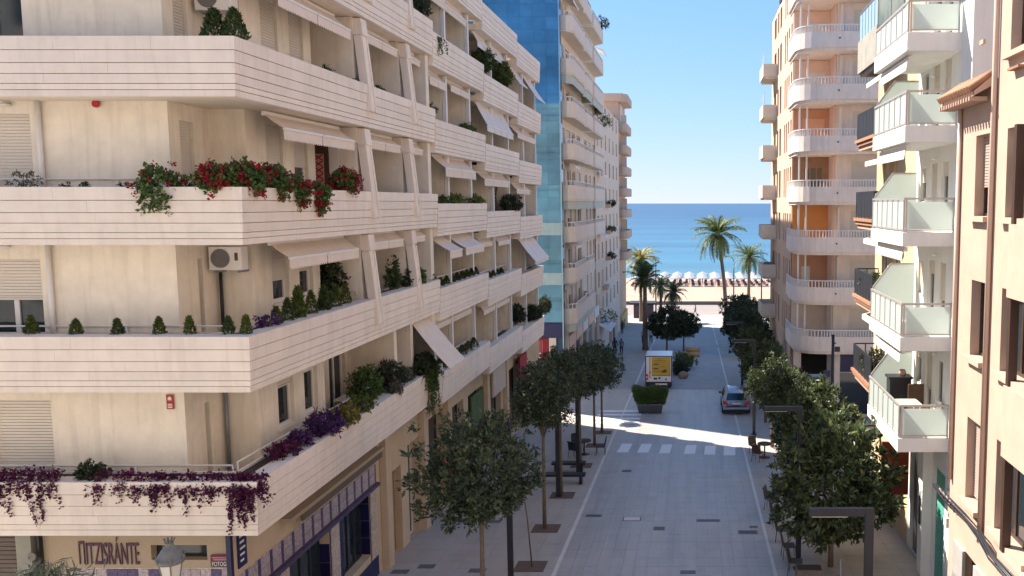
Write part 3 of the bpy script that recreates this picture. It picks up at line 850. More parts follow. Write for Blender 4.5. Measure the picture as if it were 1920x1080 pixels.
w_ = B(hx0, hx1, 18.6, 18.64, at(300, 1050, 18.4).z, at(300, 1022, 18.4).z).build('dark_window', DARKG, apt)
m = MB(); z = 9.0
while z < 13.35:
    m.box(-18.8, -14.45, 18.58, 18.62, z, z + .085); z += .1
m.build('roller_shutter', mat('brown_shutter', (0.13, 0.10, 0.085), 0.6, 0.1), apt)
px0, px1 = at(43, 1040, 18.4).x, at(71, 1040, 18.4).x
pl = B(px0, px1, 18.22, 18.40, 9.0, 13.58).build('pillar', mat('grey_green_paint', (0.28, 0.27, 0.23), 0.8, 0.08), apt)
q = at(61, 1043, 18.2); MB().tube([q, q + Vector((0, -.03, 0))], .09, 18).build('round_emblem', mat('emblem_grey', (0.20, 0.18, 0.16), 0.7), pl)
B(at(72, 1040, 18.3).x, at(76, 1040, 18.3).x, 18.28, 18.39, 9.0, 13.58).build('dark_pipe', BLACK, apt)
# tiles on the front and along the side frieze
tm = {}
def tile(parent, a, b, z0, z1, m, side=True, n=.018, name='tile', y=None):
    if side: return B(-10.2 + .001, -10.2 + n, a, b, z0, z1).build(name, m, parent, bevel=.004)
    return B(a, b, 18.4 - n, 18.4 - .001, z0, z1).build(name, m, parent, bevel=.004)
fr = B(-10.198, -10.19, 18.42, 26.97, 11.68, 12.32).build('tile_frieze', TILEC, apt)
y = 18.44; i = 0
while y < 26.9:
    wd = .13 if i % 2 else .44
    y2 = min(y + wd, 26.96)
    for z0, z1 in ((11.72, 12.0), (12.01, 12.29)):
        tile(fr, y + .006, y2 - .006, z0, z1, TILEP if i % 2 else TILE, n=.03)
    y = y2; i += 1
B(-10.195, -10.05, 18.44, 26.98, 11.60, 11.70).build('cornice', TILEP, apt)
pf = B(-13.9, -10.22, 18.393, 18.398, 10, zt0 + .02).build('tile_dado', TILEC, apt)
x = -13.88
while x < -10.3:
    for r in range(3):
        tile(pf, x + .005, x + .225, zt0 - .24 * (r + 1), zt0 - .24 * r - .008, random.choice([TILE, TILE, TILEP]), False, n=.022)
    x += .23
for a, b in ((20.48, 20.98), (23.48, 24.04), (26.42, 26.98)):
    pp = B(-10.199, -10.192, a, b, 9.3, 11.6).build('pilaster_tiles', TILEC, apt)
    for r in range(5):
        tile(pp, a + .02, b - .02, 9.34 + r * .452, 9.34 + r * .452 + .44, TILEC, n=.03)
for a, b, c, d, n in ((18.42, 18.74, 9.34, 11.6, .17), (20.41, 20.47, 9.34, 11.6, .17), (20.99, 21.04, 8.6, 11.6, .17), (23.41, 23.47, 8.6, 11.6, .17), (24.05, 24.29, 9.29, 11.6, .17),
                      (26.36, 26.415, 9.29, 11.6, .17), (18.45, 20.45, 8.6, 9.33, .15), (24.1, 26.95, 8.3, 9.28, .15)):
    B(-10.199, -10.02 - n, a, b, c, d).build('blue_surround', BLUE, apt)
B(-10.26, -10.16, 18.3, 18.41, 8.8, 13.58).build('corner_tile_strip', NAVY, apt)
FRAME = mat('dark_frame', (0.03, 0.035, 0.045), 0.4, 0.1)
for i, (a, b, c, d) in enumerate(shopw):
    if i == 3: continue
    dw = .3
    w_ = window(apt, GF, a - 18.4, b - 18.4, c, d, depth=dw, mull=3 if i < 3 else 1, frame=FRAME if i < 3 or i > 4 else WHITE, sill=False, fw=.06, pane=DARKG if i != 1 else None, curtain=(i == 1), name='shop_window')
    if i in (1, 2):
        for r in range(4):
            B(-10.498 + .0, -10.205, b - .012, b - .002, c + .05 + r * .55, c + .05 + r * .55 + .54).build('reveal_tile', NAVY, apt)
nb_ = B(-10.52, -10.46, 28.1, 29.35, 8.5, 11.55).build('niche_panel', mat('wood_panel', (0.34, 0.20, 0.09), 0.6, 0.15, 3, streak=0.3), apt)
B(-10.456, -10.44, 28.5, 28.85, 9.75, 10.05).build('plaque', mat('bronze_plaque', (0.16, 0.08, 0.05), 0.5), nb_)
B(-10.0, -9.93, 21.3, 26.9, 12.55, 12.75).build('awning_cassette', mat('brown_cassette', (0.14, 0.11, 0.09), 0.7), apt)
B(-10.19, -9.9, 20.6, 27.0, 12.76, 12.86).build('ledge', SANDW, apt)
bs = B(-10.19, -10.16, 18.62, 18.98, 12.45, 13.45).build('blue_sign', BLUE, apt)
for i in range(6): B(-10.158, -10.152, 18.68, 18.92 - random.uniform(0, .12), 12.58 + i * .14, 12.63 + i * .14).build('print_line', PAPER, bs)
# columns and coloured shop panels further along
for y in (27.6, 31.6, 34.8, 41.5, 45.8, 50.0):
    B(-10.19, -9.98, y - .25, y + .25, 7, 13.2 - .05 * (y - 27)).build('shop_column', STONEW, apt)
REDP = mat('red_panel', (0.5, 0.03, 0.03), 0.4, 0.05)
m_ = B(-9.9, -9.82, 33.0, 35.1, 9.6, 10.5).build('red_board', REDP, apt)
for i in range(5):
    MB().bar((-9.81, 33.2 + i * .3, 10.4), (-9.81, 33.5 + i * .2, 9.75), .03, .01).build('white_stroke', PAPER, m_)
B(-10.19, -10.1, 38.6, 40.9, 10.0, 11.8).build('green_poster', mat('green_poster', (0.05, 0.10, 0.03), 0.6, 0.4, 3), apt)
B(-10.18, -10.1, 38.5, 40.8, 8.6, 9.6).build('pale_blue_board', mat('pale_blue_board', (0.35, 0.5, 0.62), 0.6, 0.1), apt)
B(-10.0, -9.9, 42.1, 44.9, 11.0, 12.3).build('shop_sign', mat('beige_sign', (0.55, 0.46, 0.38), 0.7, 0.05), apt)
m_ = B(-9.9, -9.8, 48.2, 50.2, 9.8, 11.9).build('hanging_banner', mat('red_banner', (0.30, 0.015, 0.03), 0.6, 0.1), apt)
# restaurant lettering, red-white plate
LET = mat('letter_brown', (0.09, 0.035, 0.07), 0.6, 0.05)
a0, a1 = at(148, 1058, 18.38), at(262, 1058, 18.38); h = at(148, 1017, 18.38).z - a0.z
tx = lettering('ΠITZISRÁNTE', 1.0, a0, (math.pi / 2, 0, 0), LET, apt, name='restaurant_name', ext=.01)
bb = max(v.co.x for v in tx.data.vertices); hb = 0.70
tx.scale = ((a1.x - a0.x) / bb, h / hb, 1)
q0, q1 = at(397, 1062, 18.36), at(435, 1040, 18.36)
pl = B(q0.x, q1.x, 18.33, 18.37, q0.z, q1.z).build('sign_plate', mat('burgundy_plate', (0.16, 0.02, 0.05), 0.5), apt)
B(q0.x + .02, q1.x - .02, 18.325, 18.331, q0.z + .01, q0.z + .13).build('blue_field', BLUE, pl)
tx = lettering('FOTOGSS', .14, (q0.x + .03, 18.322, q0.z + .025), (math.pi / 2, 0, 0), PAPER, pl)
tx.scale = ((q1.x - q0.x - .06) / max(v.co.x for v in tx.data.vertices), 1, 1)
for i in range(2): B(q0.x + .06 - .03 * i, q1.x - .06 + .03 * i, 18.326, 18.332, q0.z + .155 + i * .045, q0.z + .175 + i * .045).build('print_line', mat('pink_print', (0.5, 0.3, 0.32), 0.7), pl)

# ------------------------------------------------------------------ balcony builders shared by the other buildings
def offset(pts, d):
    """mitred inward offset (to the left of travel) of a plan polyline"""
    out = []
    for i, p in enumerate(pts):
        p = Vector(p)
        dirs = []
        if i > 0: dirs.append((p - Vector(pts[i - 1])).normalized())
        if i < len(pts) - 1: dirs.append((Vector(pts[i + 1]) - p).normalized())
        ns = [Vector((-q.y, q.x)) for q in dirs]
        n = ns[0] if len(ns) == 1 else (ns[0] + ns[1]).normalized()
        k = 1 if len(ns) == 1 else 1 / max(.3, n.dot(ns[0]))
        out.append(tuple(p + n * d * k))
    return out
def ribbon(mb, pts, d0, d1, z0, z1):
    a, b = offset(pts, d0), offset(pts, d1)
    for i in range(len(pts) - 1):
        mb.hexa([(*a[i], z0), (*a[i + 1], z0), (*b[i + 1], z0), (*b[i], z0), (*a[i], z1), (*a[i + 1], z1), (*b[i + 1], z1), (*b[i], z1)])
    return mb
def along(pts, step):
    out = []
    for a, b in zip(pts[:-1], pts[1:]):
        a, b = Vector(a), Vector(b); n = max(1, round((b - a).length / step))
        out += [tuple(a.lerp(b, i / n)) for i in range(n)]
    return out + [tuple(pts[-1])]
def bal_rail(parent, pts, z0, z1, m, step=.16, w=.03, inset=.08, top=.06, name='balustrade'):
    mb = MB(); p = offset(pts, inset)
    ribbon(mb, pts, inset - top / 2, inset + top / 2, z1 - .05, z1)
    for x, y in along(p, step): mb.box(x - w / 2, x + w / 2, y - w / 2, y + w / 2, z0, z1 - .052)
    return mb.build(name, m, parent)

# ------------------------------------------------------------------ blue glass tower
gt = thing('glass_tower', 'tall blue glass-clad tower rising behind the cream terraces', 'building', (-12.5, 62.5, zg(62)))
BG = [mat('blue_glass_%d' % i, c, 0.06, 0.35, 0.35, spec=0.9, metal=0.55) for i, c in enumerate(((0.050, 0.165, 0.27), (0.056, 0.175, 0.285), (0.046, 0.155, 0.26), (0.064, 0.19, 0.30)))]
PALEG = mat('pale_green_band', (0.30, 0.42, 0.44), 0.3, 0.1)
B(-19.5, -9.45, 62.08, 62.95, 5.5, 38.5).build('tower_core', mat('core_blue', (0.02, 0.06, 0.12), 0.5), gt)
random.seed(3)
for r in range(30):
    z = 12 + r * .9
    band = z < 20 and r % 4 == 3
    for c in range(9):
        if z < 22.5 and c > 3: continue
        x1 = -9.45 - c * .90
        B(x1 - .888, x1, 62.05, 62.078, z + .012, z + .9).build('pane', PALEG if band else random.choice(BG), gt)
    for c in range(3):
        y0 = 62.1 + c * .29
        B(-9.445, -9.425, y0, y0 + .27, z + .012, z + .9).build('pane', PALEG if band else random.choice(BG), gt)
B(-19.5, -9.40, 62.0, 62.95, 39.0, 39.4).build('roof_edge', DARKGREY, gt)
B(-9.47, -9.38, 61.94, 61.995, 6, 38.6).build('corner_mullion', mat('pale_blue_metal', (0.25, 0.38, 0.48), 0.3, metal=0.5), gt)
B(-12.9, -9.5, 61.94, 62.075, 10.9, 11.9).build('fascia', BLUE, gt)
for x in (-12.6, -10.2): B(x - .25, x + .25, 61.85, 62.075, 6.5, 10.88).build('column', CREAMR, gt)
B(-12.3, -10.5, 61.96, 62.075, 7.6, 9.2).build('shop_window', DARKG, gt)
rb = B(-12.3, -10.5, 61.92, 62.075, 9.3, 10.85).build('red_poster', mat('dark_red_poster', (0.22, 0.008, 0.02), 0.6, 0.3, 2), gt)
for x in (-11.8, -11.1):
    MB().tube([(x + .22 * math.cos(a * .5), 61.91, 9.6 + .16 * math.sin(a * .5)) for a in range(11)], .045, 6).build('white_ring', PAPER, rb)
    for j in range(3): B(x - .2 + j * .16, x - .16 + j * .16, 61.905, 61.919, 9.75, 10.7).build('white_stroke', mat('pale_red_print', (0.6, 0.2, 0.2), 0.7), rb)

# ------------------------------------------------------------------ cream tower with angular balconies
ct = thing('apartment_tower', 'cream tower block with angular stacked balconies right behind the blue glass', 'building', (-13, 73, zg(73)))
FT = Face((-9.6, 61.1, 0), (0, 1, 0), (1, 0, 0))
LV = [21.9 + 3.0 * j for j in range(-3, 6)]
WY = [(62.2, 63.8), (64.6, 66.9), (67.6, 69.4), (70.4, 72.6), (75.4, 77.2), (78.4, 80.0), (81.2, 83.2)]
holes = [(a - 61.1, b - 61.1, t - .95, t + 1.25) for t in LV for a, b in WY]
wb_ = MB(); FT.sheet(wb_, 0, 23.4, 5.4, 38.4, holes, .2)
wb_.quad((-16, 61.1, 5.4), (-9.6, 61.1, 5.4), (-9.6, 61.1, 38.4), (-16, 61.1, 38.4)); wb_.quad((-9.6, 84.5, 5.4), (-16, 84.5, 5.4), (-16, 84.5, 38.4), (-9.6, 84.5, 38.4))
wb_.quad((-16, 61.1, 38.4), (-9.6, 61.1, 38.4), (-9.6, 84.5, 38.4), (-16, 84.5, 38.4)); wb_.quad((-16, 84.5, 5.4), (-16, 61.1, 5.4), (-16, 61.1, 38.4), (-16, 84.5, 38.4))
wb_.build('wall', CREAMR, ct)
random.seed(5)
for i, h in enumerate(holes):
    window(ct, FT, *h, depth=.16, mull=1, sill=False, fw=.08, shut=random.choice([0, 0, .3, .6, 1, 1]), name='balcony_door')
GREYG = mat('grey_green_trim', (0.45, 0.48, 0.42), 0.85, 0.06)
PL1 = [(-9.6, 61.35), (-9.05, 61.35), (-8.6, 61.95), (-8.6, 68.2), (-8.78, 69.0), (-8.6, 69.8), (-8.6, 73.7), (-9.6, 74.4)]
PL2 = [(-9.6, 74.7), (-8.62, 75.1), (-8.62, 83.0), (-9.6, 84.2)]
for i, t in enumerate(LV):
    for pl in (PL1, PL2) if i > 1 else (PL1,):
        m = MB(); ribbon(m, pl, 0, .12, t - 1.02, t)
        m.prism(offset(pl, .02), t - 1.14, t - 1.03)
        bo = m.build('balcony', CREAMR, ct)
        bal_rail(bo, pl[1:-1], t, t + .34, WHITE, step=.45, w=.05)
        if i % 3 == 0:
            mm = MB(); ribbon(mm, pl, .1, .14, t - 1.75, t - 1.145); mm.build('drop_panel', GREYG, bo)
        if i % 2 == 0:
            y0, y1 = pl[2][1] + 1.2, pl[2][1] + 4.2
            m = MB(); m.hexa([(-9.5, y0, t - 1.2), (-8.75, y0, t - 1.55), (-8.75, y1, t - 1.55), (-9.5, y1, t - 1.2), (-9.5, y0, t - 1.18), (-8.75, y0, t - 1.52), (-8.75, y1, t - 1.52), (-9.5, y1, t - 1.18)])
            aw = m.build('awning', AWNL, bo)
            B(-8.76, -8.74, y0, y1, t - 1.72, t - 1.55).build('valance', AWNL, aw)
for y in (62.5, 66.5, 70.5, 74.5, 79, 83.5):
    B(-9.58, -9.35, y - .2, y + .2, 5.3, 11.6).build('shop_column', CREAMR, ct)
for a, b in ((62.9, 66.1), (66.9, 70.1), (70.9, 74.1), (75, 78.5), (79.5, 83)):
    B(-9.59, -9.5, a, b, 5.6, 9.6).build('shop_window', DARKG, ct)
    B(-9.55, -9.3, a, b, 9.7, 10.6).build('shop_sign', random.choice([WHITE, CREAMR, SALMON, mat('mauve_sign', (0.12, 0.06, 0.12), 0.6)]), ct)
ct.location.y += 1.45

# ------------------------------------------------------------------ flat-fronted building further down on the left
fb = thing('flat_building', 'flat cream building with small window planters between tower and peach block', 'building', (-13, 98, zg(98)))
FB = Face((-9.55, 84.6, 0), (0, 1, 0), (1, 0, 0))
holes = []
for j in range(8):
    t = 9.2 + j * 2.85
    for a, b in ((86.2, 87.8), (90, 91.4), (94, 95.6), (98.5, 100), (103, 104.5), (107.5, 109)):
        holes.append((a - 84.6, b - 84.6, t, t + 1.6))
m = MB(); FB.sheet(m, 0, 27, 3.9, 31, holes, .2)
m.quad((-9.55, 111.6, 3.9), (-16, 111.6, 3.9), (-16, 111.6, 31), (-9.55, 111.6, 31)); m.quad((-16, 84.6, 31), (-9.55, 84.6, 31), (-9.55, 111.6, 31), (-16, 111.6, 31)); m.quad((-16, 111.6, 3.9), (-16, 84.6, 3.9), (-16, 84.6, 31), (-16, 111.6, 31))
m.build('wall', mat('warm_cream_render', (.70, .56, .44), .9, .07, 1.0, streak=.15, stain=(.5, .38, .28)), fb)
random.seed(9)
for h in holes:
    window(fb, FB, *h, depth=.18, mull=1, fw=.07, shut=random.choice([0, 0, .4, 1]), frame=random.choice([WHITE, GREYM]), sill=False)
for j, y in ((2, 94.2), (3, 94.2), (4, 94.4), (1, 90.2)):
    z = 9.2 + j * 2.85
    B(-9.54, -9.0, y - .3, y + 2.2, z - .5, z - .1).build('planter_box', PEACH, fb)
B(-9.54, -9.2, 97, 104, 4.2, 7.2).build('porch', PEACH, fb)
B(-9.2, -9.12, 98.2, 99.6, 4.4, 6.6).build('porch_opening', BLACK, fb)
B(-9.54, -9.45, 105, 106.2, 4.1, 6.8).build('doorway', BLACK, fb)
m = MB()
m.hexa([(-9.5, 86, 8.4), (-8.3, 86, 7.7), (-8.3, 92, 7.7), (-9.5, 92, 8.4), (-9.5, 86, 8.45), (-8.3, 86, 7.75), (-8.3, 92, 7.75), (-9.5, 92, 8.45)])
m.build('awning', AWNL, fb)

# ------------------------------------------------------------------ peach block at the end of the street on the left
pbk = thing('peach_block', 'peach apartment block with rounded end balconies beside the sea on the left', 'building', (-13, 118, zg(118)))
FP = Face((-17, 112.8, 0), (1, 0, 0), (0, -1, 0))
PT = [30.85 - 2.76 * j for j in range(7)]
holes = [(5.9, 7.0, t - .2, t + 1.1) for t in PT]
m = MB(); FP.sheet(m, 0, 7.3, 3, 34, holes, .3)
m.quad((-9.7, 112.8, 3), (-9.7, 124, 3), (-9.7, 124, 34), (-9.7, 112.8, 34)); m.quad((-9.7, 124, 3), (-17, 124, 3), (-17, 124, 34), (-9.7, 124, 34)); m.quad((-17, 112.8, 34), (-9.7, 112.8, 34), (-9.7, 124, 34), (-17, 124, 34))
m.quad((-17, 124, 3), (-17, 112.8, 3), (-17, 112.8, 34), (-17, 124, 34))
m.build('wall', PEACH, pbk)
for h in holes: window(pbk, FP, *h, depth=.25, mull=1, fw=.09, sill=False)
arc = [(-10.3, 112.5), (-9.3, 112.5)] + [(-9.3 + .75 * math.sin(R(a)), 113.6 - 1.1 * math.cos(R(a))) for a in (20, 45, 70, 90)] + [(-8.55, 120.5), (-9.7, 121)]
for t in PT:
    m = MB(); ribbon(m, arc, 0, .14, t - .95, t - .02); m.prism(offset(arc, .03), t - 1.1, t - .96)
    bo = m.build('balcony', PEACH, pbk)
    B(-9.65, -8.9, 116.5, 116.6, t - .9, t + 1.4).build('divider', CREAMR, bo)
rf = MB().prism([(-17.2, 112.3), (-9.2, 112.3), (-8.5, 113.6), (-8.5, 121), (-17.2, 124.2)], 33.6, 34.6).build('roof', PEACH, pbk)
B(-9.68, -9.6, 114.5, 119, 30.9, 33.55).build('roof_window', CREAMR, pbk)
B(-9.68, -9.4, 113, 123, 2.6, 5.6).build('shop_front', mat('yellow_shop', (0.6, 0.42, 0.14), 0.7, 0.1), pbk)
B(-9.39, -9.33, 114, 117.5, 2.7, 4.9).build('shop_opening', BROWN, pbk)

# ------------------------------------------------------------------ orange and cream tower on the right
ot = thing('curved_balcony_tower', 'cream tower with curved balconies and orange loggias on the right', 'building', (10, 60, zg(58)))
OT = [22.0 + 3.02 * j for j in range(-3, 5)]
FOf = Face((8.7, 53.4, 0), (1, 0, 0), (0, -1, 0))
FOs = Face((6.3, 55.6, 0), (0, 1, 0), (-1, 0, 0))
OTOP = 34.6
holes = [(1.0, 4.4, t - 1.2, t + 1.15) for t in OT]
m = MB(); FOf.sheet(m, 0, 8, 6.5, OTOP, holes, .12)
m.quad((16.7, 53.4, 6.5), (16.7, 70.5, 6.5), (16.7, 70.5, OTOP), (16.7, 53.4, OTOP)); m.quad((16.7, 70.5, 6.5), (6.3, 70.5, 6.5), (6.3, 70.5, OTOP), (16.7, 70.5, OTOP))
m.quad((8.7, 53.4, 6.5), (8.7, 53.4, OTOP), (8.7, 55.6, OTOP), (8.7, 55.6, 6.5))
m.build('front_wall', PALEC, ot)
hs_ = []
SW = [(.5, 1.2), (2.0, 2.65), (3.2, 3.85), (4.4, 5.05), (7.2, 8.4), (9.2, 10.2), (11.2, 12.8)]
for t in OT: hs_ += [(a, b, t - 1.0, t + .95) for a, b in SW]
m = MB(); FOs.sheet(m, 0, 14.9, 6.5, OTOP, hs_, .3); m.build('side_wall', PEACH, ot)
PINKSH = mat('pink_shutter', (0.60, 0.40, 0.31), 0.7, 0.06)
random.seed(12)
for i, h in enumerate(hs_):
    window(ot, FOs, *h, depth=.28, mull=0, fw=.06, frame=PINKSH if i % 7 < 4 else WHITE, pane=PINKSH if i % 7 < 4 else DARKG, sill=False)
for h in holes: window(ot, FOf, *h, depth=.1, mull=0, fw=.1, shut=1.0, sill=False)
B(6.3, 16.8, 55.6, 70.5, OTOP, OTOP + .3).build('roof', PALEC, ot)
B(8.7, 16.8, 53.3, 55.6, OTOP, OTOP + .3).build('roof', PALEC, ot)
B(6.2, 7.2, 62.5, 64.0, OTOP + .3, OTOP + 1.8).build('roof_hut', DARKGREY, ot)
CUR = [(16.8, 52.2)] + [(16.8 - (16.8 - 7.8) * i / 6, 52.0 - 0.12 * math.sin(math.pi * i / 6)) for i in range(1, 7)]
CUR += [(7.8 - 1.55 * math.sin(R(a)), 53.6 - 1.6 * math.cos(R(a))) for a in (15, 30, 45, 60, 75, 90)] + [(6.25, 57.0), (6.3, 57.4)]
CURR = CUR[::-1]
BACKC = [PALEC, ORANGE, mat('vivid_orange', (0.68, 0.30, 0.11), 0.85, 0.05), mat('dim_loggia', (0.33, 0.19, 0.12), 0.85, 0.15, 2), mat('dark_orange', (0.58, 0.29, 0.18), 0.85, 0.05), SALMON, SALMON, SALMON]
for i, t in enumerate(OT):
    m = MB(); ribbon(m, CURR, -.12, 0, t - 1.32, t - .42)
    m.prism([*CURR, (16.8, 55.5), (6.32, 55.5)][::-1] if False else [*offset(CUR, -.03 * 0), (6.32, 57.38), (8.6, 57.38), (16.8, 57.38)][::-1], t - 1.5, t - 1.325)
    bo = m.build('balcony', PALEC, ot)
    bal_rail(bo, CURR[1:], t - .42, t, WHITE, step=.17, w=.055, inset=-.06, top=.1)
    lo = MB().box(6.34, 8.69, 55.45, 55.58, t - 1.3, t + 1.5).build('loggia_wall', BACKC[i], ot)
    B(8.60, 8.69, 53.5, 55.44, t - 1.3, t + 1.5).build('loggia_side', SALMON if i else PALEC, ot)
    for x in (6.5, 6.95):
        B(x - .05, x + .05, 53.45, 53.55, t - .4, t + 1.5).build('post', WHITE, ot)
    if i in (5, 6, 7):
        B(7.2, 8.3, 55.40, 55.445, t - 1.0, t + .75).build('loggia_shutter', SHUT, ot)
    if i == 4: B(6.9, 8.3, 55.40, 55.445, t - 1.0, t + .9).build('loggia_panel', ORANGE, ot)
    if i == 1: B(6.95, 7.5, 55.40, 55.445, t - .8, t + .6).build('notice_board', PAPER, ot)
    if i == 3:
        for x in (7.1, 7.5, 7.9): B(x, x + .28, 55.40, 55.445, t - .9, t + .8).build('glass_leaf', DARKG, ot)
    if i in (1, 2, 4, 5, 6):
        B(8.7 + .15, 8.7 + .3, 53.1, 53.38, t - 1.3, t + 1.4).build('pier', PALEC, ot)
    # corner drain spout
    MB().tube([(8.6, 51.9, t - .8), (8.6, 51.80, t - .8)], .05, 8).build('spout', DARKGREY, bo)
    # far street-side balconies
    if i != 7:
        y0 = 66.2
        q = [(6.3, y0), (5.35, y0), (5.35, y0 + 3.2), (6.3, y0 + 3.2)]
        m = MB(); ribbon(m, q[::-1], 0, -.1, t - 1.0, t - .05) if False else ribbon(m, q[::-1], -.1, 0, t - 1.0, t - .05)
        m.box(5.38, 6.3, y0 + .02, y0 + 3.18, t - 1.15, t - 1.005)
        sb = m.build('side_balcony', CREAMR, ot)
        if i in (1, 5, 6): B(5.36, 5.4, y0 + .1, y0 + 3.1, t - .04, t + .9).build('glass_screen', glassmat('clear_screen', (0.5, 0.55, 0.55), .5), sb)
# ground floor of that tower
for x, y in ((8.9, 53.2), (11.3, 53.2), (13.6, 53.2), (6.6, 54.2), (6.6, 58), (6.6, 62), (6.6, 66)):
    B(x - .22, x + .22, y - .22, y + .22, 6.2, 11.4).build('column', PALEC, ot)
B(9.2, 13.2, 53.36, 53.395, 7.4, 10.0).build('shop_window', DARKG, ot)
B(9.1, 13.4, 53.25, 53.39, 10.1, 11.2).build('blue_fascia', BLUE, ot)
B(11.0, 12.4, 53.2, 53.249, 10.35, 10.9).build('sign_panel', WHITE, ot)
for y in (56, 59.5, 63.5): B(6.33, 6.4, y, y + 2.2, 6.6, 9.8).build('shop_window', DARKG, ot)
B(4.9, 6.3, 63.0, 63.1, 9.6, 10.4).build('projecting_sign', BLUE, ot)
ya = MB(); ya.hexa([(4.6, 64.0, 9.4), (4.65, 64.0, 9.4), (6.3, 64, 10.2), (6.3, 64, 10.25), (4.6, 67.5, 9.4), (4.65, 67.5, 9.4), (6.3, 67.5, 10.2), (6.3, 67.5, 10.25)])
ya = B(4.5, 6.3, 66.0, 66.05, 8.6, 9.6).build('yellow_awning', mat('yellow_cloth', (0.75, 0.42, 0.03), 0.8, 0.05), ot)
B(4.3, 6.3, 65.4, 66.4, 9.62, 9.75).build('awning_top', DARKGREY, ot)

# ------------------------------------------------------------------ ochre building with black railings
ob = thing('ochre_building', 'ochre building with dark railed balconies between the glass balconies and curved tower', 'building', (9, 33, zg(33)))
FO = Face((7.6, 29.75, 0), (0, 1, 0), (-1, 0, 0))
OR = [14.85 + 3.1 * j for j in range(5)]
holes = []
for t in OR: holes += [(2.2, 3.2, t - 1.0, t + 1.2), (4.0, 5.0, t - 1.0, t + 1.2)]
m = MB(); FO.sheet(m, 0, 6.3, 7, 33, holes, .15)
m.quad((7.6, 36.05, 7), (15, 36.05, 7), (15, 36.05, 33), (7.6, 36.05, 33)); m.quad((7.6, 29.75, 33), (15, 29.75, 33), (15, 36.05, 33), (7.6, 36.05, 33)); m.quad((15, 36.05, 7), (15, 29.75, 7), (15, 29.75, 33), (15, 36.05, 33))
m.build('wall', OCHRE, ob)
for h in holes: window(ob, FO, *h, depth=.12, mull=1, fw=.07, sill=False, shut=.3, name='balcony_door')
OPL = [(7.6, 35.4), (6.6, 35.4), (6.6, 31.85), (7.6, 31.85)]
for i, t in enumerate(OR):
    if i < 4:
        m = MB(); m.box(6.55, 7.6, 31.8, 35.45, t - 1.16, t - 1.04); bo = m.build('balcony', TERRA, ob)
        B(6.62, 7.6, 31.86, 35.38, t - 1.30, t - 1.163).build('slab_course', TERRA, bo)
        B(6.70, 7.6, 31.92, 35.30, t - 1.46, t - 1.303).build('slab_course', PINKD, bo)
        m = MB(); ribbon(m, OPL, .03, .07, t - .05, t); ribbon(m, OPL, .03, .07, t - 1.0, t - .96)
        for x, y in along(offset(OPL, .05), .62): m.box(x - .02, x + .02, y - .02, y + .02, t - 1.03, t - .052)
        rl = m.build('railing', DARKGREY, bo)
        y = 31.98
        while y < 35.2:
            B(6.635, 6.655, y, y + .085, t - .95, t - .06).build('slat', DARKGREY, rl) if i < 9 else None
            y += .1
        x = 6.75
        while x < 7.5:
            B(x, x + .03, 31.89, 31.91, t - .95, t - .06).build('bar', DARKGREY, rl); x += .14
    else:
        m = MB(); ribbon(m, OPL, 0, .12, t - 1.5, t - .25); m.box(6.7, 7.6, 31.9, 35.3, t - 1.62, t - 1.503)
        bo = m.build('concrete_balcony', CONC, ob)
        m = MB(); ribbon(m, OPL, .05, .06, t - .24, t + .8); m.build('glass_screen', glassmat('screen_glass', (0.45, 0.6, 0.66), .35), bo)
        m = MB(); ribbon(m, OPL, .03, .08, t + .8, t + .84)
        for x, y in along(offset(OPL, .055), .6): m.box(x - .015, x + .015, y - .015, y + .015, t - .24, t + .8)
        m.build('screen_frame', GREYM, bo)
    if i in (0, 1, 2, 3):
        m = MB(); x0 = 7.3
        m.hexa([(7.55, 32, t + 1.35), (6.95, 32, t + 1.2), (6.95, 35.2, t + 1.2), (7.55, 35.2, t + 1.35), (7.55, 32, t + 1.37), (6.95, 32, t + 1.22), (6.95, 35.2, t + 1.22), (7.55, 35.2, t + 1.37)])
        aw = m.build('awning', AWN, ob); B(6.93, 6.95, 32, 35.2, t + 1.02, t + 1.21).build('valance', AWN, aw)

# ------------------------------------------------------------------ white building with frosted glass balconies
wbld = thing('white_building', 'white building with frosted green glass balconies on the right', 'building', (9, 27, zg(27)))
FW = Face((7.6, 24.0, 0), (0, 1, 0), (-1, 0, 0))
WS = [13.67, 16.70, 19.76, 22.81, 25.42, 28.5]
WT = [13.25, 16.28, 19.35, 22.34, 24.9, 28.05]
holes = [(.9 + 1.0, 1.75 + .9, s + .05, s + 2.1) for s in WS] + [(3.1, 3.9, s + .05, s + 2.1) for s in WS] + [(4.4, 5.1, s + .9, s + 2.0) for s in WS]
gholes = [(1.35, 2.6, 8.75, 12.4), (3.4, 5.4, 8.5, 12.2)]
m = MB(); FW.sheet(m, 0, 5.74, 7.5, 34, holes + gholes, .14)
m.quad((7.6, 24, 7.5), (15, 24, 7.5), (15, 24, 34), (7.6, 24, 34)); m.quad((7.6, 24, 34), (15, 24, 34), (15, 29.74, 34), (7.6, 29.74, 34)); m.quad((15, 29.74, 7.5), (15, 24, 7.5), (15, 24, 34), (15, 29.74, 34))
m.build('wall', WHR, wbld)
GREYF = mat('grey_frame', (0.42, 0.41, 0.39), 0.5, 0.05)
for i, h in enumerate(holes): window(wbld, FW, *h, depth=.12, mull=1 if i < 12 else 0, fw=.07, frame=GREYF, sill=False, shut=(0, .55, .2, 1, .4)[i % 5], name='balcony_door')
FROST = bpy.data.materials.new('frosted_glass'); nt, pb = nodes(FROST)
pb.inputs['Base Color'].default_value = (0.72, 0.78, 0.755, 1); pb.inputs['Roughness'].default_value = 0.25
tl = nt.nodes.new('ShaderNodeBsdfTranslucent'); tl.inputs[0].default_value = (0.74, 0.80, 0.77, 1); mx = nt.nodes.new('ShaderNodeMixShader'); mx.inputs[0].default_value = 0.5
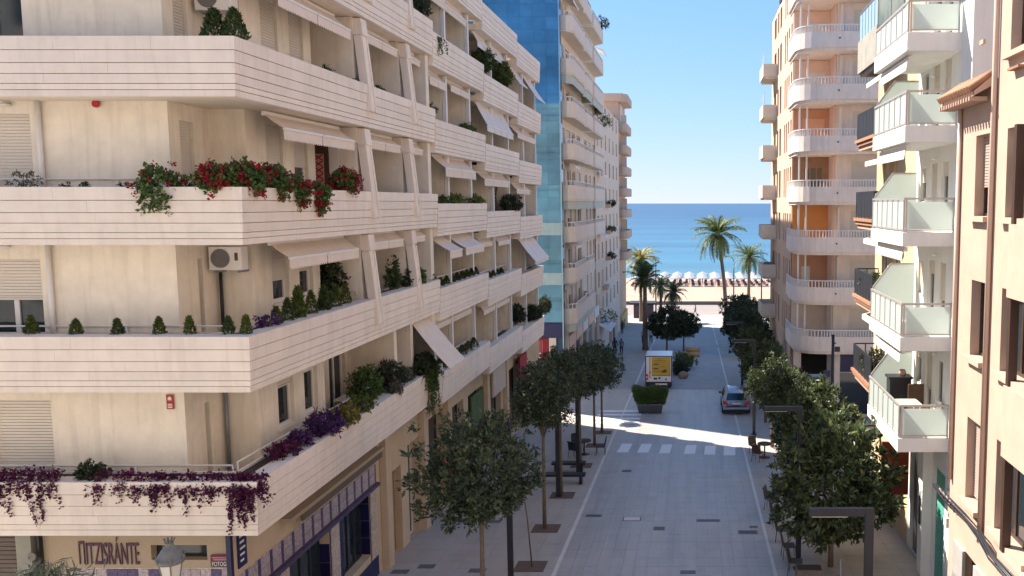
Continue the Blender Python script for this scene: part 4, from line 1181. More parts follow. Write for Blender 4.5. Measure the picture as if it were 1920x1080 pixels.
nt.links.new(pb.outputs[0], mx.inputs[1]); nt.links.new(tl.outputs[0], mx.inputs[2]); nt.links.new(mx.outputs[0], nt.nodes['Material Output'].inputs[0])
FROSTB = FROST
STEEL = mat('brushed_steel', (0.50, 0.47, 0.45), 0.4, 0.06, metal=0.5)
for i, (s, bz) in enumerate(zip(WS, WT)):
    bo = B(6.05, 7.62, 25.0, 29.45, bz, s).build('balcony', WHR, wbld, bevel=.01)
    if i < 5:
        zt = s + (1.0 if i != 4 else .9)
        n = 6
        for j in range(n):
            y0 = 25.12 + (29.4 - 25.12) * j / n; y1 = 25.12 + (29.4 - 25.12) * (j + 1) / n
            B(6.095, 6.11, y0 + .03, y1 - .03, s + .09, zt - .12).build('glass_panel', FROST, bo)
        B(6.2, 7.5, 25.045, 25.06, s + .09, zt - .12).build('glass_panel', FROST, bo)
        m = MB(); m.box(6.07, 6.13, 25.0, 29.42, zt - .06, zt); m.box(6.131, 7.6, 25.02, 25.08, zt - .06, zt)
        m.box(6.07, 6.13, 25.1, 29.42, s + .045, s + .085); m.box(6.17, 7.55, 25.02, 25.08, s + .045, s + .085)
        for j in range(n + 1):
            y = 25.09 + (29.4 - 25.09) * j / n; m.box(6.075, 6.125, y - .018, y + .018, s, zt - .061)
        m.box(7.50, 7.55, 25.03, 25.075, s, zt - .061); m.box(6.14, 6.185, 25.03, 25.075, s, zt - .061)
        m.build('rail', STEEL, bo)
        if i < 4:
            poly = [(7.55, 29.40, s + .02), (6.15, 29.40, s + .02), (6.15, 29.40, s + 1.05), (6.75, 29.40, s + 1.85), (7.55, 29.40, s + 1.85)]
            m = MB(); m.extrude(poly, (0, .015, 0)); dv = m.build('divider_screen', FROST, wbld)
            m = MB()
            for a, b in zip(poly[1:], poly[2:]): m.bar(Vector(a) + Vector((0, .008, 0)), Vector(b) + Vector((0, .008, 0)), .04)
            m.build('frame', STEEL, dv)
    # retracted awning under the slab above
    if 0 < i < 5:
        m = MB(); z = bz - .08; m.box(6.25, 6.36, 25.6, 29.3, z - .1, z + .03); aw = m.build('awning', WHITE, wbld)
        v = MB(); nn = 26
        for k in range(nn):
            ya, yb = 25.65 + 3.6 * k / nn, 25.65 + 3.6 * (k + 1) / nn; ym = (ya + yb) / 2
            v.extrude([(6.22, ya, z - .1), (6.22, yb, z - .1), (6.19, yb, z - .34), (6.19, ym, z - .38), (6.19, ya, z - .34)], (.01, 0, 0))
        v.build('valance', AWNL, aw)
        q = Vector((7.5, 26.3 + .3 * i, bz - .35)); MB().lathe([(.02, -.05), (.07, -.03), (.08, .02), (.02, .06)], q, 10).build('ceiling_lamp', WHITE, wbld)
GREENS = mat('green_shutter', (0.10, 0.36, 0.28), 0.5, 0.06)
m = MB(); z = 8.75
while z < 12.35: m.box(7.70, 7.73, 25.36, 26.58, z, z + .085); z += .1
m.build('green_shutter', GREENS, wbld)
B(7.72, 7.75, 27.42, 29.38, 8.5, 12.2).build('shop_window', DARKG, wbld)
B(7.3, 7.6, 26.75, 27.25, 7.8, 12.9).build('pier', WHR, wbld)
B(7.28, 7.3, 26.9, 27.1, 10.3, 11.2).build('intercom', BLACK, wbld)
B(6.6, 7.55, 29.5, 29.58, 10.4, 12.3).build('red_sign', mat('rust_red_sign', (0.33, 0.06, 0.025), 0.6, 0.1), wbld)
for z in (12.0, 11.2):
    m = MB(); m.box(7.35, 7.59, 24.3, 24.6, z, z + .28); m.tube([(7.47, 24.45, z + .27), (7.47, 24.45, z + .5)], .05, 8)
    m.build('junction_box', mat('dirty_white', (0.5, 0.46, 0.42), 0.8, 0.2, 9), wbld)

# ------------------------------------------------------------------ near pink building at the right edge
pk = thing('pink_building', 'salmon pink rendered building with brown windows at the right edge', 'building', (8, 16, zg(16)))
FK = Face((6.6, 8.0, 0), (0, 1, 0), (-1, 0, 0))
PZs = [(20.30, 22.16), (17.0, 18.80), (13.5, 15.5), (10.2, 12.2)]
hA = [(11.42, 12.38, a, b) for a, b in PZs]; hB = [(8.5, 10.36, a, b) for a, b in PZs[:3]] + [(8.5, 10.36, 23.7, 25.6)]
m = MB(); FK.sheet(m, 11.02, 13.6, 7.6, 23.3, hA, .26); m.quad((6.6, 21.6, 7.6), (8.6, 21.6, 7.6), (8.6, 21.6, 23.3), (6.6, 21.6, 23.3)); m.quad((6.6, 19.02, 23.3), (8.4, 19.02, 23.3), (8.4, 21.6, 23.3), (6.6, 21.6, 23.3))
FK.sheet(m, 0, 11.02, 7.6, 34, hB, .26); m.quad((6.6, 19.02, 23.3), (6.6, 19.02, 34), (12, 19.02, 34), (12, 19.02, 23.3)); m.quad((6.6, 8, 34), (12, 8, 34), (12, 19.02, 34), (6.6, 19.02, 34)); m.quad((12, 8, 7.6), (6.6, 8, 7.6), (6.6, 8, 34), (12, 8, 34))
m.build('wall', PINK, pk)
BRF = mat('brown_frame', (0.055, 0.03, 0.022), 0.45, 0.1)
BSH = mat('beige_slat', (0.42, 0.32, 0.27), 0.6, 0.05)
old = SHUT; SHUT = BSH
for i, h in enumerate(hA): window(pk, FK, *h, depth=.24, mull=1, fw=.07, frame=BRF, shut=(.62, .0, .95, 0)[i], sill=False)
for i, h in enumerate(hB): window(pk, FK, *h, depth=.24, mull=2, fw=.08, frame=BRF, shut=(.3, 0, .12, .4)[i], sill=False, curtain=(i == 1))
SHUT = old
for i, h in enumerate(hA + hB):
    B(6.45, 6.86, 8 + h[0] - .12, 8 + h[1] + .12, h[2] - .12, h[2] - .003).build('sill', PINK, pk)
# stepped bay beside the near windows
for a, b in PZs[:3]:
    B(6.36, 6.6, 8.5, 17.45, a - 1.6, a - .12).build('bay_apron', PINK, pk)
    B(6.40, 6.58, 17.30, 17.44, a - .12, b).build('bay_post', BRF, pk)
for y, x in ((19.06, 6.53), (21.45, 6.54)):
    MB().tube([(x, y, 12.9 if y < 20 else 13.6), (x, y, 34 if y < 20 else 23.2)], .06, 10).build('downpipe', mat('pink_pipe', (0.55, 0.39, 0.31), 0.7, 0.06), pk)
ev = MB(); ev.hexa([(6.6, 19.25, 23.2), (6.15, 19.25, 22.95), (6.15, 21.75, 22.95), (6.6, 21.75, 23.2), (6.6, 19.25, 23.42), (6.15, 19.25, 23.05), (6.15, 21.75, 23.05), (6.6, 21.75, 23.42)])
ev = ev.build('tile_eave', PINKD, pk)
for i in range(13):
    y = 19.35 + i * .19
    MB().tube([(6.05, y, 23.09), (6.62, y, 23.47)], .085, 8).build('roof_tile', TERRA, ev)
    B(6.1, 6.5, y + .06, y + .13, 22.86, 22.95).build('rafter_end', PINKD, ev)
B(6.56, 6.62, 20.0, 20.25, 21.2 + 3, 21.3 + 3).build('wall_bracket', PINKD, pk)
B(6.45, 6.6, 17.5, 18.1, 24.9 - 1.6, 24.95 - 1.6).build('wall_bracket', TERRA, pk)
# cable bundle and lower cornice
cp = [(6.5, 22.6, 13.05), (6.45, 21.3, 13.12), (6.42, 19.8, 13.22), (6.4, 18.6, 13.22), (6.28, 17.6, 13.2), (6.24, 15, 13.3)]
for j, (dx, dz, r) in enumerate(((0, 0, .03), (-.05, .04, .022), (-.03, -.06, .02), (.02, .07, .018), (-.06, -.03, .015))):
    MB().tube([(x + dx + random.uniform(-.02, .02), y, z + dz + random.uniform(-.03, .03)) for x, y, z in cp], r, 6).build('cable', BLACK if j % 2 else DARKGREY, pk)
for i in range(5):
    MB().tube([(6.45, 21.9 - i * .3, 13.0), (6.38, 21.75 - i * .3, 13.25), (6.45, 21.6 - i * .3, 13.1)], .02, 6).build('cable_loop', mat('grey_cable', (0.25, 0.2, 0.19), 0.7), pk)
B(6.5, 6.6, 12, 21.4, 12.75, 12.98).build('cornice', PINK, pk)
for y in (20.6, 19.0, 17.4): B(6.52, 6.599, y - .4, y + .4, 8.0, 12.2).build('shop_shutter', mat('grey_shutter', (0.36, 0.34, 0.32), 0.6, 0.1), pk)

# ------------------------------------------------------------------ street trees
random.seed(21)
def crown_mesh(name, rad, ncl, per, ll, lw, m, seed, cs=.05, shell=.45, flat=.2):
    c, d = blob_points(ncl, per, rad, cs * 1.3, seed, shell, flat)
    return leafmesh(name, leaves(c, d, ll, lw, .55, seed), m)
CROWNS = [crown_mesh('crown', rd, nc, 16, .17, .072, LEAF, s_, shell=.25) for s_, rd, nc in ((1, (1.5, 1.5, 1.5), 470), (2, (1.25, 1.45, 1.6), 400), (3, (1.5, 1.3, 1.35), 400))]
CROWNR = [crown_mesh('crown', rd, nc, 17, .24, .095, LEAFR, s_, shell=.3) for s_, rd, nc in ((4, (2.0, 2.0, 2.2), 620), (5, (1.8, 2.0, 2.0), 540), (14, (1.6, 1.7, 2.1), 470))]
CROWND = [crown_mesh('crown', rd, nc, 14, .30, .13, LEAFD, s_) for s_, rd, nc in ((6, (2.0, 2.0, 1.9), 420), (7, (1.8, 2.1, 1.7), 360))]
def tree(name, label, x, y, crown, cz, s, trunk_r=.06, group=None, lean=(0, 0), sz=None):
    z0 = zg(y)
    t = thing(name, label, 'tree', (x, y, z0), group)
    m = MB(); ctr = Vector((x + lean[0], y + lean[1], z0 + cz))
    pts = [Vector((x, y, z0 - .05)), Vector((x + lean[0] * .25, y, z0 + cz * .35)), Vector((x + lean[0] * .6, y + lean[1] * .5, z0 + cz * .7)), ctr]
    m.tube(pts, [trunk_r * 1.25, trunk_r, trunk_r * .85, trunk_r * .5], 8)
    rng = random.Random(int(x * 100 + y * 7))
    fork = pts[2]
    for i in range(6):
        a = rng.uniform(0, 6.28); r = s * rng.uniform(.7, 1.1)
        tip = ctr + Vector((math.cos(a) * r, math.sin(a) * r, rng.uniform(-.2, .9) * s))
        m.tube([fork, fork.lerp(tip, .5) + Vector((0, 0, .1)), tip], [trunk_r * .5, trunk_r * .3, trunk_r * .12], 6)
    m.build('trunk', BARK, t)
    link('crown', crown, t, ctr - Vector((x, y, z0)), (0, 0, rng.uniform(0, 6.28)), (s, s, sz or s))
    return t
def pit(x, y, label, w=1.0):
    b = MB(); h = w / 2
    b.hexa([(x - h, y - h, zg(y - h) - .003), (x + h, y - h, zg(y - h) - .003), (x + h, y + h, zg(y + h) - .003), (x - h, y + h, zg(y + h) - .003), (x - h, y - h, zg(y - h) + .008), (x + h, y - h, zg(y - h) + .008), (x + h, y + h, zg(y + h) + .008), (x - h, y + h, zg(y + h) + .008)])
    tag(b.build('tree_pit', mat('pit_gravel', (0.15, 0.10, 0.08), 0.95, 0.25, 25, bump=.5)), label, 'tree pit', 'square brown tree pits')
LTREES = [(-5.6, 22.1, 4.6, 1.04), (-5.6, 31.5, 4.95, .86), (-5.65, 35.9, 5.1, .85), (-5.5, 41.0, 4.5, .85), (-5.3, 45.3, 4.15, .88), (-5.25, 48.6, 3.7, .85)]
ordn = ['nearest', 'second', 'third', 'fourth', 'fifth', 'farthest']
for i, (x, y, cz, s) in enumerate(LTREES):
    tree('street_tree', ordn[i] + ' slim dark green street tree in the row along the left pavement', x, y, CROWNS[i % 3], cz, s, .065, 'trees along the left pavement', sz=s * 1.02)
    pit(x + .05, y, ordn[i] + ' brown square tree pit on the left pavement')
sp = thing('sapling', 'thin leaning bare sapling beside the black lamp post on the left pavement', 'tree', (-5.35, 27.6, zg(27.6)))
MB().tube([(-5.35, 27.6, zg(27.6)), (-5.45, 27.5, zg(27.6) + 1.6), (-5.62, 27.45, zg(27.6) + 3.2), (-5.7, 27.45, zg(27.6) + 3.9)], [.03, .025, .018, .01], 6).build('stem', BARK, sp)
link('foliage', crown_mesh('foliage', (.35, .35, .5), 26, 8, .16, .06, LEAF, 77), sp, (-.3, -.15, 3.7))
pit(-5.4, 27.6, 'brown square pit under the thin leaning sapling')
RTREES = [(4.55, 27.6, 2.75, 1.04, CROWNR[0]), (4.9, 33.0, 3.3, .92, CROWNR[1]), (4.35, 39.0, 3.6, .74, CROWNR[2]), (4.2, 45.0, 3.3, .70, CROWNR[1]), (4.4, 51.5, 3.4, .74, CROWNR[0]),
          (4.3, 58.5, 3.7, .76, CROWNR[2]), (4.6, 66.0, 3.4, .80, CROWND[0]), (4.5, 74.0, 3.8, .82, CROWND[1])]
rl = ['big glossy-leaved tree in the right foreground behind the lamp post', 'second glossy tree on the right with a sunlit top', 'third tree in the right row', 'fourth tree in the right row', 'fifth tree in the right row, over the silver car',
      'sixth tree in the right row just past the silver car', 'seventh tree in the right row, darker', 'last dark tree of the right row before the garden shrubs']
for i, (x, y, cz, s, c) in enumerate(RTREES):
    tree('street_tree', rl[i], x, y, c, cz, s, .08, 'trees along the right pavement')
for i, (x, y, cz, s, lb) in enumerate(((-2.7, 87.0, 2.9, 1.0, 'round dark tree in the middle of the street behind the white van'), (-1.0, 88.6, 2.7, .88, 'lighter round tree right of the dark one behind the white van'))):
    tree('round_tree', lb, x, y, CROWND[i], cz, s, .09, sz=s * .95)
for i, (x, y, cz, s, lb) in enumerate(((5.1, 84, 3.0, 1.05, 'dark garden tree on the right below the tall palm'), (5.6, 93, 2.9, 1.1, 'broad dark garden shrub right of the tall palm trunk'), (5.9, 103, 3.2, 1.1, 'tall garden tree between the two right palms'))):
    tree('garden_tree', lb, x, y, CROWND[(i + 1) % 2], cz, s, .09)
def bush(name, label, pos, rad, m, ll=.16, lw=.07, seed=1, ncl=None, per=12, cat='shrub', group=None, stem=True, flat=.3):
    pos = Vector(pos)
    t = thing(name, label, cat, pos, group)
    n = ncl or max(14, int(60 * rad[0] * rad[2] / (ll * ll * 30)))
    c, d = blob_points(n, per, rad, ll * .25, seed, .35, flat)
    link('foliage', leafmesh('foliage', leaves(c, d, ll, lw, .6, seed), m), t, (0, 0, rad[2] * .8))
    if stem:
        b = MB()
        for i in range(3): b.tube([pos, pos + Vector((math.cos(i * 2.1) * rad[0] * .4, math.sin(i * 2.1) * rad[1] * .4, rad[2]))], [.02, .008], 5)
        b.build('stems', BARK, t)
    return t
for i, (x, y, r, lb) in enumerate(((-1.15, 71.5, .85, 'low dark shrub beside the right side of the white van'), (-.75, 75.5, .95, 'rounded shrub behind the low one near the white van'), (-8.6, 79.5, 1.2, 'clipped round green bush at the left wall by the two walkers'),
                                    (7.6, 118, 1.0, 'small round shrub in the sunny square at right'), (9.6, 128, .7, 'small dark potted shrub near the white planter wall'))):
    bush('shrub', lb, (x, y, zg(y)), (r, r, r * .8), LEAFD if i in (0, 4) else LEAFH, .18, .08, 40 + i, 160, 12)
# rock and log bench by the shrubs
m = MB(); m.lathe([(.3, 0), (.42, .15), (.36, .42), (.18, .55), (.03, .58)], (-.85, 69.6, zg(69.6)), 9); tag(m.build('boulder', mat('tan_rock', (.35, .25, .17), .9, .2, 4, bump=.5)), 'tan boulder at the foot of the shrub beside the van', 'rock')
lb = thing('log_bench', 'stacked tan log seat in the sun behind the shrubs', 'bench', (-.1, 84, zg(84)))
for i, (dy, dz, r) in enumerate(((0, .25, .25), (.45, .25, .25), (.22, .66, .24))):
    MB().tube([(-.75, 84 + dy, zg(84) + dz), (.65, 84 + dy, zg(84) + dz)], r, 12).build('log', mat('tan_log', (.42, .27, .13), .85, .2, 6), lb)

# ------------------------------------------------------------------ palms
def frond_mesh(name, L, droop, m, seed, n=34, lw=.045, ll=.55):
    rng = np.random.default_rng(seed)
    v = []
    def P(t):
        return np.array([t * L * (1 - .12 * t * t), 0, L * (.38 * t - droop * t * t)])
    prev = P(0)
    for i in range(n):
        t = (i + 1) / n; p = P(t); d = p - P(t - .02); d /= np.linalg.norm(d)
        w = .035 * (1 - t * .8)
        a, b = prev, p; v += [a + [0, -w, 0], a + [0, w, 0], b + [0, w, 0], b + [0, -w, 0]]; prev = p
        if i > 2:
            l = ll * (math.sin(math.pi * min(1, .15 + .85 * t)) * .9 + .2) * rng.uniform(.85, 1.1)
            for sgn in (-1, 1):
                q = p + np.array([d[0] * l * .55, sgn * l * .75, d[2] * l * .55 - l * .28 + rng.normal(0, .03)])
                k = d * lw
                v += [p - k, p + k, q + k * .25, q - k * .25]
    return leafmesh(name, np.array(v), m)
FR = {'g': [frond_mesh('frond', 1, .55, PALML, 1, lw=.014, ll=.17), frond_mesh('frond', 1, .85, PALML, 2, lw=.014, ll=.17)],
      'y': [frond_mesh('frond', 1, .6, PALMY, 3, lw=.014, ll=.18), frond_mesh('frond', 1, .9, PALMY, 4, lw=.014, ll=.18)],
      'd': [frond_mesh('frond', 1, .45, PALMD, 5, lw=.016, ll=.2), frond_mesh('frond', 1, .75, PALMD, 6, lw=.016, ll=.2)]}
def palm(label, x, y, h, r, kind, tr=.22, lean=0.0, n=46, up=0.0):
    z0 = zg(y); rng = random.Random(int(x * 31 + y))
    t = thing('palm_tree', label, 'palm', (x, y, z0), 'palms near the beach')
    m = MB(); k = 26; pts = []; rs = []
    for i in range(k + 1):
        f = i / k; pts.append(Vector((x + lean * f * f, y, z0 - .1 + f * h))); rs.append(tr * (1.35 - .5 * f + (.35 * max(0, .12 - f) / .12)) * (1 + (.07 if i % 2 else 0)))
    m.tube(pts, rs, 10); m.build('trunk', PALMB, t)
    top = pts[-1] - Vector((x, y, z0))
    m = MB(); m.lathe([(tr * .9, -.7), (tr * 1.9, -.3), (tr * 2.0, 0), (tr * .8, .45)], pts[-1], 10); m.build('crown_base', PALMB, t)
    for i in range(n):
        f = i / n
        el = R(78 - 115 * f + rng.uniform(-8, 8)) + up
        az = i * 2.399 + rng.uniform(-.2, .2)
        s = r * rng.uniform(.85, 1.1) * (.8 + .25 * math.sin(math.pi * min(1, f + .2)))
        o = link('frond', FR[kind][0 if f < .55 else 1], t, top + Vector((0, 0, .15)), None, (s, s, s))
        o.rotation_euler = Matrix.Rotation(az, 4, 'Z').to_euler()
        o.rotation_euler.rotate_axis('Y', -(el - R(20)))
palm('tallest palm with arching fronds right of centre against the sea', 4.57, 120, 12.6, 4.6, 'g', .24, -1.2, 52)
palm('shorter slim palm right of the tallest one', 8.35, 130, 9.3, 3.6, 'g', .22, .1, 44)
palm('dark upright palm on the left pavement behind the two walkers', -5.05, 89.7, 7.4, 2.4, 'd', .22, 0, 42, up=.25)
palm('yellowing palm behind the dark palm on the left', -7.7, 126, 9.0, 3.4, 'y', .2, 0, 44)
palm('small palm with a bent trunk near the promenade wall', -2.9, 112, 4.9, 2.3, 'd', .2, .3, 36)
palm('small pale palm left of the bent one', -4.5, 119, 5.4, 2.4, 'g', .2, 0, 36)

# ------------------------------------------------------------------ balcony plants
def geranium(label, pos, r, seed, red=.45, drop=0.0):
    pos = Vector(pos); t = thing('geranium', label, 'plant', pos, 'geraniums on the balconies')
    n = int(240 * r / .4)
    c, d = blob_points(n, 8, (r * 1.15, r * .85, r * 1.05), .03, seed, .5)
    c[:, 2] -= drop * r
    link('foliage', leafmesh('foliage', leaves(c, d, .085, .085, .9, seed), LEAFH), t)
    nf = max(3, int(n * red * .42)); c2, d2 = blob_points(nf, 12, (r * 1.18, r * .9, r * 1.1), .03, seed + 5, .93)
    c2[:, 2] -= drop * r
    tag(link('flowers', leafmesh('flowers', leaves(c2, d2, .06, .055, 1.2, seed), FLOWER), t), kind='stuff')
def conifer(label, pos, h, r, seed, m=None, group='dwarf conifers in the planters'):
    pos = Vector(pos); t = thing('dwarf_conifer', label, 'conifer', pos, group)
    rng = np.random.default_rng(seed); n = int(420 * max(1, h / .4))
    f = rng.uniform(0, 1, n) ** .8; a = rng.uniform(0, 6.28, n); rr = r * (1 - f) ** .75 * rng.uniform(.65, 1.08, n) * np.where(f < .12, .8, 1)
    c = np.stack([rr * np.cos(a), rr * np.sin(a), f * h], 1)
    d = np.stack([np.cos(a) * .5, np.sin(a) * .5, np.ones(n) * .9], 1)
    s = .055 * (1 + .5 * (h > .6))
    link('foliage', leafmesh('foliage', leaves(c, d, s * 1.3, s * .55, .35, seed), m or (CONIF if seed % 3 else CONIFD)), t)
    MB().tube([pos - Vector((0, 0, .06)), pos + Vector((0, 0, h * .5))], .012, 5).build('stem', BARK, t)
def trailing(label, pts, m, seed, reach=.6, leafsize=.07, dens=26, name='trailing_plant', up=.18, out=(0, -1), strands=None, group=None):
    """plants spilling over a parapet: strands hang down in front of it and clumps stand above it"""
    rng = np.random.default_rng(seed); p0, p1 = Vector(pts[0]), Vector(pts[1])
    L = (p1 - p0).length; t = thing(name, label, 'plant', p0.lerp(p1, .5), group)
    base = np.array(p0.lerp(p1, .5)); C = []; D = []
    ns = int(strands * 1.5) if strands else int(L * 26)
    tubes = MB()
    for i in range(ns):
        q = np.array(p0.lerp(p1, rng.uniform(0, 1))); hang = rng.uniform(.1, 1) ** 1.6 * reach * (1 + .6 * math.sin(i * .9))
        k = int(max(3, hang * dens)); drift = rng.normal(0, .12)
        ox, oy = out
        for j in range(k):
            f = j / k; off = .16 + .05 * math.sin(f * 3)
            pz = up * (1 - 2.4 * f) if f < .4 else -(f - .4) * hang * 1.6
            C += [q + np.array([ox * off * min(1, f * 2.6) + drift * f, oy * off * min(1, f * 2.6) + drift * f * abs(ox), pz]) + rng.normal(0, .028, 3) for _ in range(5)]
        a = Vector(q) + Vector((0, 0, up * .4)); b = Vector(q) + Vector((ox * .17, oy * .17, 0)); c_ = Vector(q) + Vector((ox * .17 + drift * abs(oy), oy * .17 + drift * abs(ox), -hang * .9))
        tubes.tube([a, b, c_], .006, 4, caps=False)
    for i in range(int(L * 16)):
        q = np.array(p0.lerp(p1, rng.uniform(0, 1))); hh = rng.uniform(.4, 1.6) * up
        C += [q + np.array([rng.normal(0, .07), rng.normal(0, .07), hh * rng.uniform(0, 1)]) for _ in range(12)]
    C = np.array(C) - base; D = rng.normal(0, 1, C.shape) + np.array([out[0] * .4, out[1] * .4, .1])
    link('foliage', leafmesh('foliage', leaves(C, D, leafsize, leafsize * .8, .5, seed), m), t)
    tubes.build('stems', mat('purple_stem', (.06, .02, .04), .8), t)
fp = lambda px, py: at(px, py, 17.82)
sd = lambda px, py, X=-9.32: onX(px, py, X)
geranium('big round geranium with few red flowers on the front third-floor planter', fp(300, 352), .46, 1, .2, .15)
geranium('red geranium spilling over the front planter just left of the building corner', fp(408, 340), .36, 2, .8)
geranium('red geranium mound at the building corner of the third-floor planter', sd(462, 338), .34, 3, .9)
geranium('green and red geranium right of the building corner', sd(510, 345), .36, 4, .5)
geranium('hanging red geranium between two others on the side planter', sd(548, 352), .36, 5, .7, .35)
geranium('low-hanging dark red geranium at the end of the side cluster', sd(584, 362), .36, 6, 1.0, .4)
geranium('separate red geranium further along the side planter near the pilaster', sd(645, 343), .32, 7, 1.0)
ol = ['first', 'second', 'third', 'fourth', 'fifth', 'sixth', 'seventh', 'eighth', 'ninth']
for i, px in enumerate((60, 143, 221, 299, 356, 429, 462)):
    q = at(px, 626, 18.05); conifer(ol[i] + ' dwarf conifer from the left on the front second-floor planter', (q.x, 18.05, LT[2] - .06), (.42, .34, .34, .38, .40, .40, .42)[i], .13, 10 + i)
for i, (px, py, h) in enumerate(((518, 606, .42), (540, 600, .55), (560, 592, .75), (584, 583, .6), (608, 575, .62), (630, 568, .6), (648, 562, .55), (690, 548, .6))):
    q = sd(px, py, -9.55); conifer(ol[i] + ' dwarf conifer past the corner along the side second-floor planter', (-9.55, q.y, LT[2] - .06), h, .17, 20 + i)
bush('flowering_shrub', 'small mauve flowering shrub among the conifers near the corner', (-9.5, sd(502, 612, -9.5).y, LT[2] - .06), (.25, .25, .2), LEAFV, .06, .05, 31, 40, 10)
for i, (px, py) in enumerate(((402, 66), (440, 66))):
    q = at(px, py, 18.15); conifer(('left', 'right')[i] + ' bushy cypress of the pair on the front fourth-floor planter', (q.x, 18.15, LT[4] - .06), .66, .27, 41 + i * 3, CONIFD)
trailing('purple trailing plant over the left end of the front first-floor planter', (at(-40, 905, 17.8), at(115, 905, 17.8)), LEAFP, 51, .65, up=.24)
trailing('purple trailing plant along the middle of the front first-floor planter', (at(180, 908, 17.8), at(250, 908, 17.8)), LEAFP, 52, .5, up=.24)
trailing('dark purple trailing plant right of the middle on the front planter', (at(258, 910, 17.8), at(425, 912, 17.8)), LEAFP, 53, .42, strands=55, up=.22)
trailing('thick magenta-purple trailing plant hanging at the building corner', (at(432, 912, 17.8), at(505, 914, 17.8)), LEAFP, 54, .72, strands=34, up=.24)
bush('green_shrub', 'dark green clump among the purple trailers on the front planter', (at(168, 905, 17.85).x, 17.9, LT[1] - .05), (.4, .2, .2), LEAFD, .09, .07, 55, 60, 10)
bush('small_shrub', 'wispy grey dry plant at the left end of the third-floor planter', (at(40, 340, 17.9).x, 17.95, LT[3] - .05), (.3, .2, .2), LEAFG, .07, .03, 56, 30, 8)
for i, (px, w) in enumerate(((235, .18), (125, .1), (160, .12))):
    bush('small_shrub', ('low dark', 'tiny dark', 'short dark')[i] + ' succulent ' + ('beside the big round geranium', 'left of centre', 'in the middle') + '' if False else ('low dark succulent just left of the big round geranium', 'tiny dark succulent in the third-floor front planter', 'short dark succulent between the other two on the third floor')[i], (at(px, 345, 17.95).x, 17.95, LT[3] - .05), (w, .1, .09), LEAFD, .05, .03, 57 + i, 16, 8)
